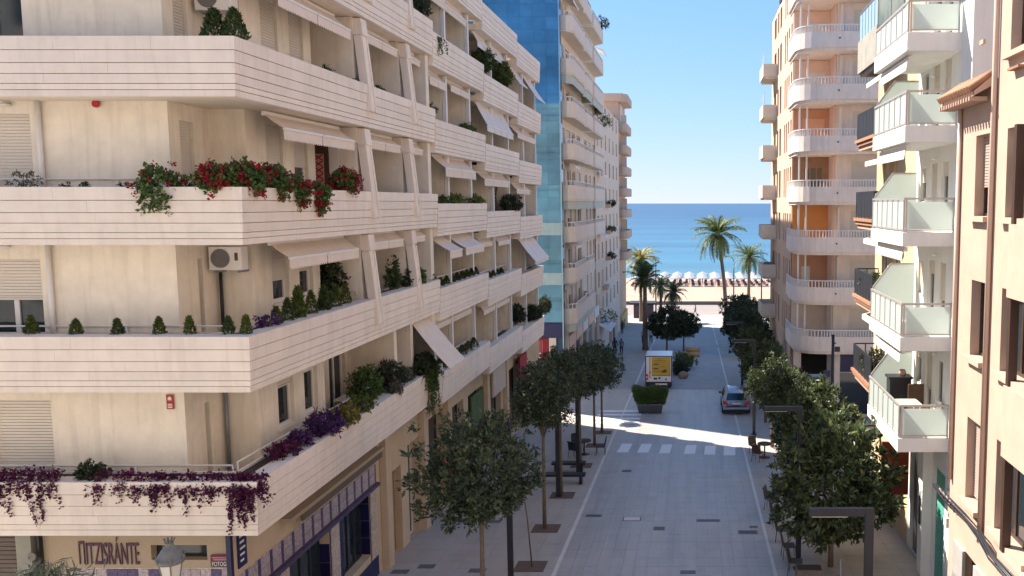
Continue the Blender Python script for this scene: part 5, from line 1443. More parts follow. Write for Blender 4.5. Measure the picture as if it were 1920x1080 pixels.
LI = [  # px, py, X, level, seg, radii, material, name, label
    (530, 868, -9.5, 1, 0, (.3, .45, .22), LEAFP, 'purple_shrub', 'dark purple-green plant just past the corner on the side first-floor planter'),
    (562, 850, -9.45, 1, 0, (.3, .45, .25), LEAFV, 'purple_shrub', 'violet spreading plant before the big purple clump'),
    (612, 822, -9.35, 1, 0, (.42, .5, .34), LEAFV, 'purple_shrub', 'big deep purple clump over the side first-floor planter'),
    (648, 800, -9.35, 1, 0, (.4, .5, .25), LEAFY, 'yellow_shrub', 'yellow-green plant between purple clump and green bushes'),
    (675, 785, -9.4, 1, 0, (.38, .4, .28), LEAFB, 'green_shrub', 'bright green low bush in front of the balcony plants'),
    (688, 755, -9.75, 1, 0, (.5, .5, .55), LEAFH, 'green_shrub', 'tall leafy green bush beside the white balcony table'),
    (730, 748, -9.6, 1, 0, (.5, .5, .5), LEAFD, 'green_shrub', 'dark rounded bush in front of the blank balcony wall'),
    (742, 770, -9.25, 1, 0, (.22, .3, .25), LEAFG, 'grey_shrub', 'greyish plant hanging over the parapet below the dark bush'),
    (752, 715, -9.6, 1, 0, (.35, .4, .3), LEAFG, 'grey_shrub', 'pale grey-green plant at the partition by the big awning'),
    (615, 540, -10.3, 2, 0, (.45, .4, .75), LEAFD, 'dark_shrub', 'tall dark plant inside the second-floor loggia'),
    (668, 545, -9.8, 2, 0, (.25, .3, .25), LEAFG, 'grey_shrub', 'thin branching plant near the first pilaster on the second floor'),
    (737, 520, -9.6, 2, 0, (.22, .3, .55), CONIFD, 'topiary', 'twisted upright conifer between the two pilasters on the second floor'),
    (765, 524, -9.5, 2, 0, (.3, .45, .32), LEAFD, 'green_shrub', 'dark green bush between the two pilasters'),
    (783, 520, -9.5, 2, 0, (.25, .35, .3), LEAFH, 'green_shrub', 'green bush just before the second pilaster'),
    (806, 522, -9.5, 2, 0, (.2, .3, .15), LEAFH, 'green_shrub', 'small plant right of the second pilaster on the second floor'),
    (612, 120, -9.6, 4, 0, (.14, .2, .16), LEAFD, 'small_shrub', 'small dark plant on the fourth-floor side planter'),
    (668, 145, -9.55, 4, 0, (.3, .4, .16), LEAFD, 'small_shrub', 'dark spreading plant before the first pilaster on the fourth floor'),
    (713, 160, -9.6, 4, 0, (.12, .2, .16), LEAFH, 'small_shrub', 'tuft just past the first pilaster on the fourth floor'),
    (808, 195, -9.5, 4, 0, (.2, .25, .16), LEAFB, 'agave', 'spiky agave at the end of the first fourth-floor section'),
    (778, 12, -9.5, 5, 0, (.45, .6, .45), LEAFD, 'green_shrub', 'dark bush hanging over the fifth-floor parapet at the top of the frame'),
    (875, 238, -9.5, 4, 1, (.35, .9, .2), LEAFH, 'green_shrub', 'low green plants on the second fourth-floor section'),
    (905, 120, -9.7, 5, 1, (.5, .6, .65), CONIFD, 'dark_conifer', 'grey-green bushy conifer on the fifth-floor balcony'),
    (942, 150, -9.5, 5, 2, (.5, .6, .8), CONIF, 'yellow_conifer', 'bright feathery conifer leaning over the fifth-floor parapet'),
    (845, 378, -9.5, 3, 1, (.35, 1.0, .25), LEAFB, 'hedge_plant', 'yellow-green hedge plant at the near end of the third-floor second section'),
    (890, 378, -9.5, 3, 1, (.35, 1.0, .22), LEAFB, 'hedge_plant', 'yellow-green hedge plant at the far end of the third-floor second section'),
    (958, 380, -9.4, 3, 2, (.5, .8, .5), LEAFD, 'dark_shrub', 'dark bush in front of the trellis on the third floor'),
    (790, 700, -9.35, 1, 0, (.4, .6, .4), LEAFD, 'ivy', 'dark ivy mass under the big tilted awning'),
    (835, 655, -9.5, 1, 1, (.3, .6, .3), LEAFH, 'green_shrub', 'leafy plant behind the tilted awning on the first floor'),
    (968, 575, -9.7, 1, 2, (.5, .6, .6), LEAFD, 'potted_tree', 'dark potted tree on the first-floor balcony near the far end'),
    (1000, 585, -9.5, 1, 3, (.5, 1.1, .5), LEAFD, 'dark_shrub', 'dark shrub row on the last first-floor balcony'),
    (1020, 580, -9.5, 1, 3, (.45, .9, .55), LEAFD, 'dark_shrub', 'dense dark shrub at the far end of the first floor'),
]
for i, (px, py, X, k, si, rad, m_, nm, lb) in enumerate(LI):
    q = onX(px, py, X); z = LT[k] + SEG[si][2] - .08
    bush(nm, lb, (X, q.y, z), rad, m_, .10 if rad[0] < .4 else .13, .05, 100 + i, max(30, int(150 * rad[1] * rad[2] / .2)), 9)
trailing('long green ivy hanging over the parapet below the tilted awning', (sd(788, 690, -9.3), sd(808, 682, -9.3)), LEAFH, 61, 1.3, .08, 30, 'ivy', .3, (1, 0), 36)
trailing('thin green creeper hanging at the section joint on the fifth floor', (onX(812, 72, -9.3), onX(818, 76, -9.3)), LEAFH, 62, .7, .07, 18, 'creeper', .1, (1, 0), 7)
for i in range(9):
    y = 31.6 + i * .75; z = LT[2] - .34 - .07
    conifer(ol[i] + ' conifer of the railed row on the second section of the second floor', (-9.5, y, z), .34, .15, 200 + i, CONIFD, 'conifers on the second section of the second floor')
for i in range(5):
    y = 39.2 + i * .85
    conifer(ol[i] + ' conifer of the row on the third section of the second floor', (-9.5, y, LT[2] - .70 - .07), .3, .15, 220 + i, CONIFD, 'conifers on the third section of the second floor')
for i in range(6):
    y = 32.0 + i * .95
    conifer(ol[i] + ' rounded conifer of the row below the tilted awning on the first floor', (-9.45, y, LT[1] - .34 - .07), .45, .24, 230 + i, CONIFD if i % 2 else CONIF, 'rounded conifers on the first floor')
q = at(85, 1078, 16.0)
sp = thing('spiky_plant', 'grey-green spiky plant in front of the restaurant at the bottom left', 'plant', (q.x, 16.0, zg(16)))
MB().tube([(q.x, 16, zg(16)), (q.x + .05, 16, q.z - .3)], [.09, .06], 8).build('stem', BARK, sp)
rg = np.random.default_rng(9); n = 420; a = rg.uniform(0, 6.28, n); el = rg.uniform(-.3, 1.2, n)
dv = np.stack([np.cos(a) * np.cos(el), np.sin(a) * np.cos(el), np.sin(el)], 1); cc = rg.normal(0, 1, (n, 3)) * np.array([.28, .25, .12])
link('leaves', leafmesh('leaves', leaves(cc, dv, .34, .035, .2, 3), leafmat('grey_green_leaf', (.10, .13, .09), (.22, .25, .17), .15)), sp, (0, 0, q.z - zg(16) - .2))
# trellis
tr = thing('trellis', 'dark diagonal garden trellis on the third-floor balcony', 'trellis', (-9.7, 41.4, LT[3] - .7))
for i in range(6):
    MB().bar((-9.72, 41.35 + i * .2, LT[3] - .7), (-9.72, 41.35 + i * .2 + .7, LT[3] + .5), .03, .02).build('lath', BROWN, tr)
    MB().bar((-9.69, 41.35 + i * .2 + .7, LT[3] - .7), (-9.69, 41.35 + i * .2, LT[3] + .5), .03, .02).build('lath', BROWN, tr)
# plants on other buildings
for i, (x, y, z, r, lb) in enumerate(((-8.6, 83.5, 36.9, .8, 'leafy plant on the highest visible balcony of the cream tower'), (-8.6, 84.6, 27.9, .8, 'leafy plant at the far edge of a middle balcony of the cream tower'), (-9.0, 94.8, 14.5, .5, 'plant in the lower window planter of the flat building'),
                                       (-9.0, 95.0, 17.4, .5, 'plant in the upper window planter of the flat building'), (-9.0, 95.2, 20.2, .5, 'plant in the top window planter of the flat building'), (-8.8, 88, 8.2, 1.1, 'vine hanging above the shop awning on the left'),
                                       (7.1, 33.5, 14.0, .55, 'potted plant on the lowest dark-railed balcony'), (7.1, 34.2, 17.1, .5, 'potted plant on the second dark-railed balcony'), (7.2, 33.0, 13.9, .35, 'small potted plant near the end rail of the lowest dark-railed balcony'))):
    bush('balcony_plant', lb, (x, y, z), (r, r, r * .8), LEAFH if i % 2 else LEAFD, .16, .07, 300 + i, 70, 10)

# ------------------------------------------------------------------ things on the left balconies
def aircon(label, x0, x1, y, z0, z1):
    t = thing('air_conditioner', label, 'air conditioner', ((x0 + x1) / 2, y, z0))
    B(x0, x1, y, y + .32, z0, z1).build('casing', WHITE, t, bevel=.012)
    c = Vector((x0 + (x1 - x0) * .36, y, (z0 + z1) / 2)); r = (z1 - z0) * .40
    m = MB(); m.tube([c + Vector((0, -.012, 0)), c + Vector((0, .004, 0))], r, 24); fan = m.build('fan_grille', mat('grille_grey', (.20, .18, .17), .7, .1), t)
    m = MB()
    for i in range(4):
        rr = r * (i + 1) / 4.2; pts = [c + Vector((math.cos(a * math.pi / 10) * rr, -.02, math.sin(a * math.pi / 10) * rr)) for a in range(21)]
        m.tube(pts, .006, 4)
    m.build('guard', GREYM, fan)
    B(x1 - (x1 - x0) * .2, x1 - (x1 - x0) * .1, y - .004, y - .001, z0 + .22, z0 + .40).build('badge', BROWN, t)
    for x in (x0 + .1, x1 - .12): B(x, x + .04, y + .02, y + .48, z0 - .06, z0 - .003).build('bracket', GREYM, t)
aircon('white air conditioner with round fan hung on the second-floor corner wall', -11.02, -10.28, 19.6, 19.08, 19.62)
aircon('white air conditioner partly seen above the cypresses on the fourth floor', -11.0, -10.2, 19.55, 24.84, 25.4)
t = thing('air_conditioner', 'floor-standing air conditioner behind the first-floor side railing', 'air conditioner', (-10.05, 24.5, LT[1] - .93))
B(-10.28, -9.95, 24.1, 24.95, LT[1] - .93, LT[1] - .15).build('casing', WHITE, t, bevel=.01)
for i in range(7): B(-9.949, -9.94, 24.15, 24.6, LT[1] - .85 + i * .09, LT[1] - .80 + i * .09).build('slot', BLUE, t)
t = thing('balcony_table', 'small table with pale top on the first-floor side balcony', 'table', (-10.3, 25.6, LT[1] - .93))
B(-10.7, -10.0, 25.2, 26.0, LT[1] - .05, LT[1] + .0).build('table_top', WHITE, t, bevel=.01); MB().tube([(-10.35, 25.6, LT[1] - .93), (-10.35, 25.6, LT[1] - .05)], .04, 8).build('leg', GREYM, t)
t = thing('cool_box', 'dark blue box on the first-floor balcony behind the pale table', 'box', (-10.3, 26.4, LT[1] - .93))
B(-10.6, -10.0, 26.15, 26.7, LT[1] - .93, LT[1] + .12).build('body', BLUE, t, bevel=.02); B(-10.62, -9.98, 26.13, 26.72, LT[1] + .121, LT[1] + .17).build('lid', WHITE, t, bevel=.01)
t = thing('red_sofa', 'red cushion seat against the blank first-floor balcony wall', 'sofa', (-9.95, 26.9, LT[1] - .93))
B(-10.55, -9.6, 26.85, 27.05, LT[1] - .6, LT[1] + .42).build('backrest', RED, t, bevel=.03); B(-10.55, -9.6, 26.4, 26.84, LT[1] - .7, LT[1] - .45).build('seat', RED, t, bevel=.03)

# ------------------------------------------------------------------ lamp posts
def lamp_post(label, x, y, h=5.45, arm=-1.18, group='inverted-L lamp posts'):
    z = zg(y); t = thing('lamp_post', label, 'lamp post', (x, y, z), group)
    B(x - .085, x + .085, y - .055, y + .055, z - .03, z + h).build('post', DARKGREY, t, bevel=.008)
    a, b = sorted((x + arm, x - .086 * (1 if arm < 0 else -1)))
    B(a, b, y - .06, y + .06, z + h - .16, z + h - .001).build('arm', DARKGREY, t, bevel=.008)
    B(a + .05, a + .75, y - .045, y + .045, z + h - .172, z + h - .161).build('light_strip', PAPER, t)
    B(x - .16, x + .16, y - .14, y + .14, z, z + .02).build('base_plate', DARKGREY, t)
for i, y in enumerate((16.4, 27.4, 48.1, 60.0)):
    lamp_post(('dark L-shaped lamp post nearest on the right', 'second dark L-shaped lamp post on the right, behind the big tree', 'third L-shaped lamp post on the right among the crowns', 'farthest L-shaped lamp post on the right above the dark trees')[i], 3.45, y)
for i, (x, y) in enumerate(((-5.62, 25.6), (-5.75, 35.7), (-5.4, 39.4))):
    lamp_post(('black lamp post beside the nearest left tree', 'thick black lamp post in the middle of the left tree row', 'black lamp post behind the dark bench on the left')[i], x, y, 5.3, -1.0)
# old cast lantern in front of the building
lx, ly = -9.42, 15.0; lz = zg(ly); lt0 = at(320, 1060, 15).z
t = thing('street_lantern', 'old cast-iron lantern with crown top in front of the restaurant', 'lantern', (lx, ly, lz))
IRON = mat('old_iron', (.17, .165, .155), .6, .15, 8, bump=.2)
MB().lathe([(.16, 0), (.18, .25), (.10, .5), (.07, 1.2), (.06, 3.0), (.055, lt0 - lz - .85)], (lx, ly, lz), 12).build('post', IRON, t)
g_ = MB(); g_.lathe([(.10, -.52), (.20, .05)], (lx, ly, lt0), 6, smooth=False); gl = g_.build('glass', mat('milk_glass', (.62, .58, .52), .4, .05), t)
for i in range(6):
    a = math.pi / 3 * i; MB().bar((lx + .102 * math.cos(a), ly + .102 * math.sin(a), lt0 - .52), (lx + .203 * math.cos(a), ly + .203 * math.sin(a), lt0 + .05), .018).build('glazing_bar', IRON, gl)
MB().lathe([(.08, -.62), (.11, -.53)], (lx, ly, lt0), 12).build('cup', IRON, t)
MB().lathe([(.205, .05), (.23, .06), (.24, .13), (.215, .14), (.19, .22), (.12, .32), (.07, .37), (.06, .40), (.075, .43)], (lx, ly, lt0), 12).build('cap', IRON, t)
for i in range(8):
    a = math.pi / 4 * i; MB().bar((lx + .05 * math.cos(a), ly + .05 * math.sin(a), lt0 + .42), (lx + .095 * math.cos(a), ly + .095 * math.sin(a), lt0 + .50), .03, .012).build('crown_point', IRON, t)
for i in range(6):
    a = math.pi / 3 * i; MB().bar((lx + .23 * math.cos(a), ly + .23 * math.sin(a), lt0 + .10), (lx + .26 * math.cos(a), ly + .26 * math.sin(a), lt0 + .20), .04, .015).build('eave_point', IRON, t)
# beach lamps
def beach_lamp(label, x, y, h, kind):
    z = zg(y); t = thing('beach_lamp', label, 'lamp post', (x, y, z), 'tall lamps by the beach')
    MB().tube([(x, y, z), (x, y, z + h)], [.13, .08], 8).build('post', DARKGREY, t)
    if kind == 'arc':
        MB().tube([(x, y, z + h - .02)] + [(x - 1.1 + 1.1 * math.cos(a), y, z + h + .9 * math.sin(a)) for a in (.4, .9, 1.4, 1.9, 2.4, 2.8)], .06, 6).build('arm', DARKGREY, t)
        MB().lathe([(.05, .1), (.3, 0), (.28, -.1), (.05, -.14)], (x - 2.15, y, z + h + .25), 10).build('head', DARKGREY, t)
    else:
        MB().lathe([(.1, 0), (.42, .15), (.45, .4), (.2, .65), (.05, .95)], (x, y, z + h), 10).build('head', GREYM, t)
beach_lamp('tall beach lamp with curved arm on the left by the yellowing palm', -6.2, 142, 8.6, 'arc')
beach_lamp('tall beach lamp with curved arm between the two right palms', 7.05, 150, 8.3, 'arc')
beach_lamp('tall beach lamp with round head at the right of the palms', 11.9, 150, 7.8, 'ball')

# ------------------------------------------------------------------ benches, tables, chairs, planters
def bench(label, x, y, L=2.0):
    z = zg(y); t = thing('bench', label, 'bench', (x, y, z), 'black slab benches')
    B(x - L / 2, x + L / 2, y - .22, y + .22, z + .36, z + .46).build('seat', BLACK, t, bevel=.01)
    for sx_ in (-1, 1): B(x + sx_ * (L / 2 - .2) - .06, x + sx_ * (L / 2 - .2) + .06, y - .2, y + .2, z - .02, z + .359).build('leg', BLACK, t)
bench('black slab bench across the left pavement, nearer one', -6.0, 37.8, 2.3); bench('black slab bench across the left pavement, farther one by the lamp post', -5.9, 39.9, 1.6)
def cafe_set(lx_, ly_, label, clabel, m=BLACK, n=3, face=0):
    z = zg(ly_); t = thing('cafe_table', label, 'table', (lx_, ly_, z))
    MB().lathe([(.3, 0), (.28, .03), (.04, .06), (.035, .7)], (lx_, ly_, z), 10).build('pedestal', m, t); MB().lathe([(.36, .7), (.38, .72), (.36, .745)], (lx_, ly_, z), 16).build('table_top', m, t)
    for i in range(n):
        a = face + i * 2.1; chair(lx_ + math.cos(a) * .85, ly_ + math.sin(a) * .85, a, clabel[i], m)
def chair(x, y, a, label, m=BLACK, group='cafe chairs'):
    z = zg(y); t = thing('cafe_chair', label, 'chair', (0, 0, 0), group)
    m_ = MB(); m_.box(-.21, .21, -.21, .21, .43, .46); m_.build('seat', m, t)
    b = MB()
    for i in range(6):
        f = -1 + i * .4; b.hexa([(.20 - .03 * f * f, f * .2, .47), (.23 - .03 * f * f, f * .2, .47), (.23 - .03 * f * f, f * .2 + .075, .47), (.20 - .03 * f * f, f * .2 + .075, .47), (.28 - .03 * f * f, f * .2, .86), (.305 - .03 * f * f, f * .2, .86), (.305 - .03 * f * f, f * .2 + .075, .86), (.28 - .03 * f * f, f * .2 + .075, .86)])
    b.box(.255, .31, -.22, .22, .862, .90)
    b.build('backrest', m, t)
    for sx_ in (-1, 1):
        for sy in (-1, 1): MB().tube([(sx_ * .19, sy * .19, .43), (sx_ * .23, sy * .21, 0)], .013, 5).build('leg', m, t)
    t.location = (x, y, z); t.rotation_euler = (0, 0, a)
cafe_set(-5.6, 43.3, 'black cafe table on the left pavement before the crossing', ['black chair right of the left cafe table', 'black chair behind the left cafe table', 'black chair left of the left cafe table'])
cafe_set(3.6, 42.6, 'dark cafe table at the right pavement by the crossing', ['dark chair right of the right cafe table', 'dark chair behind the right cafe table', 'dark chair on the street side of the right cafe table'], BROWN)
CGREY = mat('grey_wicker', (.10, .09, .085), .8, .15, 12)
for i, (x, y, a) in enumerate(((3.15, 34.0, 2.8), (3.2, 32.2, 3.3), (3.2, 30.1, 3.0), (3.25, 28.4, 3.2), (3.3, 26.9, 2.9))):
    chair(x, y, a, ol[i] + ' terrace chair from the far end under the right trees', CGREY, 'terrace chairs on the right')
t = thing('red_parasol', 'red folded parasol top under the big right tree', 'parasol', (4.0, 22.6, zg(22.6)))
MB().tube([(4.0, 22.6, zg(22.6)), (4.0, 22.6, zg(22.6) + 2.1)], .025, 8).build('pole', GREYM, t); MB().lathe([(.45, 0), (.34, .12), (.18, .22), (.03, .28)], (4.0, 22.6, zg(22.6) + 1.35), 12).build('canopy', REDP, t)
t = thing('planter_box', 'wooden planter box under the big right tree', 'planter', (3.6, 25.9, zg(25.9)))
B(3.2, 4.0, 25.7, 26.15, zg(26) + .02, zg(26) + .6).build('box', mat('grey_wood', (.16, .13, .11), .8, .2, 5), t); B(3.24, 3.96, 25.74, 26.11, zg(26) + .6, zg(26) + .62).build('soil', SOIL, t)
# hedge planter in the street
hz = zg(54.4); t = thing('hedge_planter', 'leafy clipped hedge in a long dark planter in the middle of the street', 'planter', (-2.78, 54.7, hz))
m = MB(); m.hexa([(-3.50, 54.4, hz + .02), (-2.05, 54.4, hz + .02), (-2.05, 55.0, hz - .01), (-3.50, 55.0, hz - .01), (-3.62, 54.33, hz + .56), (-1.95, 54.33, hz + .56), (-1.95, 55.07, hz + .56), (-3.62, 55.07, hz + .56)])
m.build('box', mat('planter_grey', (.075, .075, .085), .7, .1), t, bevel=.015)
B(-3.66, -1.91, 54.29, 55.11, hz + .561, hz + .61).build('rim', GREYM, t); B(-3.55, -2.02, 54.4, 55.0, hz + .611, hz + .62).build('soil', SOIL, t)
rng = np.random.default_rng(4); n = 9500
c = np.stack([rng.uniform(-1.1, 1.1, n), rng.uniform(-.45, .45, n), rng.uniform(.05, 1.02, n)], 1)
c[:, 0] *= (.80 + .2 * np.clip(c[:, 2] / .7, 0, 1)); sel = (np.abs(c[:, 0]) > .6) | (np.abs(c[:, 1]) > .15) | (c[:, 2] > .6); c = c[sel]
c[:, 2] += .07 * np.sin(c[:, 0] * 5); d = c - np.array([0, 0, .5])
link('hedge', leafmesh('hedge', leaves(c, d, .12, .06, .7, 5), LEAFH), t, (0, 0, .62))
b = MB()
for i in range(9): x = -3.5 + i * .18; b.tube([(x, 54.7, hz + .6), (x + .03, 54.68, hz + 1.2)], .012, 5)
b.build('stems', BARK, t)

# ------------------------------------------------------------------ delivery van (seen from behind)
VW = mat('van_white', (.72, .72, .74), .35, .03, coat=.3)
vz = zg(66.5); VX0, VX1, VY = -3.62, -1.62, 64.3
t = thing('delivery_van', 'white box van with yellow poster on its back, parked in the street', 'van', ((VX0 + VX1) / 2, VY + 2.6, vz))
zb = vz + .62; zt = vz + 2.62
box_ = B(VX0, VX1, VY + .02, VY + 2.4, zb, zt).build('cargo_box', VW, t, bevel=.03)
m = MB()
m.extrude([(VX0 + .05, VY + 2.45, vz + .5), (VX0 + .05, VY + 4.10, vz + .5), (VX0 + .05, VY + 4.15, vz + 1.15), (VX0 + .05, VY + 3.55, vz + 1.35), (VX0 + .05, VY + 3.05, vz + 2.15), (VX0 + .05, VY + 2.45, vz + 2.25)], (VX1 - VX0 - .1, 0, 0))
m.build('cab', VW, t, bevel=.03)
MB().hexa([(VX0 + .12, VY + 3.60, vz + 1.36), (VX1 - .12, VY + 3.60, vz + 1.36), (VX1 - .12, VY + 3.63, vz + 1.38), (VX0 + .12, VY + 3.63, vz + 1.38), (VX0 + .2, VY + 3.11, vz + 2.1), (VX1 - .2, VY + 3.11, vz + 2.1), (VX1 - .2, VY + 3.14, vz + 2.12), (VX0 + .2, VY + 3.14, vz + 2.12)]).build('windscreen', DARKG, t)
for x in (VX0 + .04, VX1 - .055): B(x, x + .015, VY + 2.60, VY + 3.30, vz + 1.4, vz + 1.95).build('side_window', DARKG, t)
fr = MB()
fr.box(VX0 - .01, VX0 + .05, VY - .02, VY + .03, zb - .02, zt + .01); fr.box(VX1 - .05, VX1 + .01, VY - .02, VY + .03, zb - .02, zt + .01)
fr.box(VX0 + .051, VX1 - .051, VY - .02, VY + .03, zt - .05, zt + .01); fr.box(VX0 + .051, VX1 - .051, VY - .02, VY + .03, zb - .02, zb + .03)
fr.build('rear_frame', BLACK, t)
YEL = mat('yellow_poster', (.50, .32, .05), .6, .08)
po = B(VX0 + .48, VX1 - .12, VY - .012, VY + .018, zb + .48, zt - .1).build('poster', YEL, t)
BRN = mat('poster_print', (.10, .055, .03), .7)
for i, (a, b_, h) in enumerate(((.45, .75, .03), (.12, 1.05, .03), (.12, 1.05, .02), (.12, .55, .08), (.6, 1.0, .03), (.12, .5, .09), (.12, 1.0, .03))):
    B(VX0 + .48 + a, VX0 + .48 + b_, VY - .016, VY - .0125, zt - .2 - i * .16, zt - .2 - i * .16 + h).build('print_line', BRN, po)
MB().extrude([(VX0 + 1.15, VY - .0165, zb + .74), (VX0 + 1.6, VY - .0165, zb + .74), (VX0 + 1.6, VY - .0165, zb + .98), (VX0 + 1.4, VY - .0165, zb + .96)], (0, .003, 0)).build('print_shape', BRN, po)
B(VX0 + .48, VX1 - .12, VY - .014, VY - .0125, zb + .48, zb + .52).build('print_edge', BRN, po)
B(VX0 + .27, VX0 + .40, VY - .008, VY + .018, zb + .3, zt - .1).build('side_strip', mat('pale_gold', (.50, .42, .25), .6, .08), t)
MB().tube([(VX0 + .34, VY - .02, zb + .75), (VX0 + .34, VY + .01, zb + .75)], .07, 12).build('red_sticker', REDP, t)
for dx, w_, zz in ((.62, .26, .2), (.98, .15, .24), (1.5, .1, .14)):
    B(VX0 + dx, VX0 + dx + w_, VY - .012, VY + .018, zb + zz, zb + zz + .14).build('sticker', BLACK, t)
B(VX0 + .03, VX0 + .19, VY - .035, VY + .015, zb + .17, zb + .62).build('tail_light', REDP, t); B(VX1 - .19, VX1 - .03, VY - .035, VY + .015, zb - .28, zb - .02).build('tail_light', REDP, t)
B(VX0 + .07, VX0 + .15, VY - .04, VY - .036, zb + .34, zb + .46).build('reverse_lamp', PAPER, t)
B(VX0, VX1, VY - .05, VY + .3, vz + .3, zb - .03).build('bumper', BLACK, t, bevel=.02); pl_ = B(VX0 + .75, VX0 + 1.65, VY - .062, VY - .051, vz + .42, vz + .53).build('number_plate', PAPER, t)
B(VX0 + .2, VX1 - .2, VY + .35, VY + 3.8, vz + .3, vz + .6).build('chassis', BLACK, t)
for x in (VX0 + .08, VX1 - .28):
    for y in (VY + .7, VY + 3.3):
        w_ = MB().tube([(x, y, vz + .33 - .054 * (y - VY - 2.2)), (x + .2, y, vz + .33 - .054 * (y - VY - 2.2))], .33, 18).build('wheel', BLACK, t)
        MB().tube([(x - .01, y, vz + .33 - .054 * (y - VY - 2.2)), (x + .21, y, vz + .33 - .054 * (y - VY - 2.2))], .18, 14).build('rim', GREYM, w_)
for x in (VX0 - .14, VX1 + .02): B(x, x + .12, VY + 3.1, VY + 3.2, vz + 1.35, vz + 1.65).build('mirror', BLACK, t)
for i in range(5): B(VX1 + .001, VX1 + .006, VY + .3 + .5 * (i % 3), VY + .7 + .6 * (i % 3), zb + .35 + i * .3, zb + .55 + i * .3).build('side_lettering', BLACK, t)

# ------------------------------------------------------------------ silver hatchback (seen from behind)
SIL = mat('silver_paint', (.38, .38, .40), .32, .03, metal=.55, coat=.5)
cz_ = zg(55.9); CX0, CX1, CYR = 1.86, 3.62, 53.9; cm = (CX0 + CX1) / 2
t = thing('silver_car', 'silver hatchback parked nose away beside the right tree row', 'car', (cm, CYR + 2.1, cz_))
ST = [(0.0, .36, .62, .66, .78, .70), (.06, .30, .90, 1.02, .86, .74), (.28, .28, .98, 1.38, .88, .66), (.60, .28, .99, 1.58, .89, .64), (1.3, .28, .98, 1.64, .89, .64), (2.0, .28, .96, 1.62, .89, .64), (2.6, .28, .95, 1.50, .88, .63),
      (3.15, .28, .93, 1.05, .87, .70), (3.7, .28, .86, .92, .85, .70), (4.05, .30, .74, .80, .80, .62), (4.15, .36, .6, .64, .7, .55)]
m = MB(); m.smooth = True; ring = []
for y, z0, zbelt, zr, wb2, wr in ST:
    base = len(m.v); Z = cz_
    for x, z in ((-wb2 * .94, z0), (-wb2, (z0 + zbelt) / 2), (-wb2 * .985, zbelt), (-wr, zr - .03 if zr > zbelt + .1 else zr - .01), (-wr * .5, zr), (wr * .5, zr), (wr, zr - .03 if zr > zbelt + .1 else zr - .01), (wb2 * .985, zbelt), (wb2, (z0 + zbelt) / 2), (wb2 * .94, z0)):
        m.v.append((cm + x, CYR + y, Z + z))
    ring.append(base)
for a, b_ in zip(ring[:-1], ring[1:]):
    for k in range(10):
        j = (k + 1) % 10; m.face((a + k, a + j, b_ + j, b_ + k))
m.face(tuple(ring[0] + k for k in range(10))); m.face(tuple(ring[-1] + k for k in reversed(range(10))))
m.build('body', SIL, t)
g_ = MB(); Z = cz_
g_.hexa([(cm - .66, CYR + .040, Z + 1.04), (cm + .66, CYR + .040, Z + 1.04), (cm + .66, CYR + .10, Z + 1.03), (cm - .66, CYR + .10, Z + 1.03), (cm - .56, CYR + .285, Z + 1.45), (cm + .56, CYR + .285, Z + 1.45), (cm + .56, CYR + .36, Z + 1.42), (cm - .56, CYR + .36, Z + 1.42)])
g_.build('rear_window', mat('blue_tinted_glass', (.02, .04, .06), .08, .1, spec=.8), t)
for sx_ in (-1, 1):
    g_ = MB(); x0 = cm + sx_ * .885; x1 = cm + sx_ * .67
    g_.hexa([(x0, CYR + .75, Z + 1.02), (x0, CYR + 2.7, Z + .99), (x0 - sx_ * .02, CYR + 2.7, Z + .99), (x0 - sx_ * .02, CYR + .75, Z + 1.02), (x1, CYR + .85, Z + 1.52), (x1, CYR + 2.3, Z + 1.50), (x1 - sx_ * .02, CYR + 2.3, Z + 1.50), (x1 - sx_ * .02, CYR + .85, Z + 1.52)])
    g_.build('side_window', DARKG, t)
    l_ = MB(); l_.extrude([(cm + sx_ * .86, CYR + .03, Z + .78), (cm + sx_ * .48, CYR + .012, Z + .74), (cm + sx_ * .60, CYR + .02, Z + .93), (cm + sx_ * .80, CYR + .06, Z + 1.03), (cm + sx_ * .87, CYR + .06, Z + 1.0)], (0, -.025, 0)); l_.build('tail_light', REDP, t)
    B(cm + sx_ * .97 - .07, cm + sx_ * .97 + .07, CYR + 2.35, CYR + 2.48, Z + .98, Z + 1.12).build('mirror', BLACK, t, bevel=.02)
    for y in (CYR + .75, CYR + 3.4):
        zz = Z + .31 - .054 * (y - CYR - 2)
        w_ = MB().tube([(cm + sx_ * .70, y, zz), (cm + sx_ * .90, y, zz)], .32, 18).build('wheel', BLACK, t); MB().tube([(cm + sx_ * .90, y, zz), (cm + sx_ * .91, y, zz)], .2, 14).build('rim', GREYM, w_)
    B(cm + sx_ * .56 - .015, cm + sx_ * .56 + .015, CYR + .6, CYR + 2.2, Z + 1.63, Z + 1.67).build('roof_bar', GREYM, t)
B(cm - .84, cm + .84, CYR - .06, CYR + .12, Z + .30, Z + .44).build('bumper', BLACK, t, bevel=.02); B(cm - .82, cm + .82, CYR - .07, CYR + .1, Z + .45, Z + .60).build('bumper_panel', SIL, t, bevel=.03)
B(cm - .27, cm + .27, CYR - .03, CYR + .02, Z + .78, Z + .89).build('number_plate', PAPER, t); B(cm - .05, cm + .05, CYR - .01, CYR + .04, Z + .95, Z + 1.0).build('badge', GREYM, t)

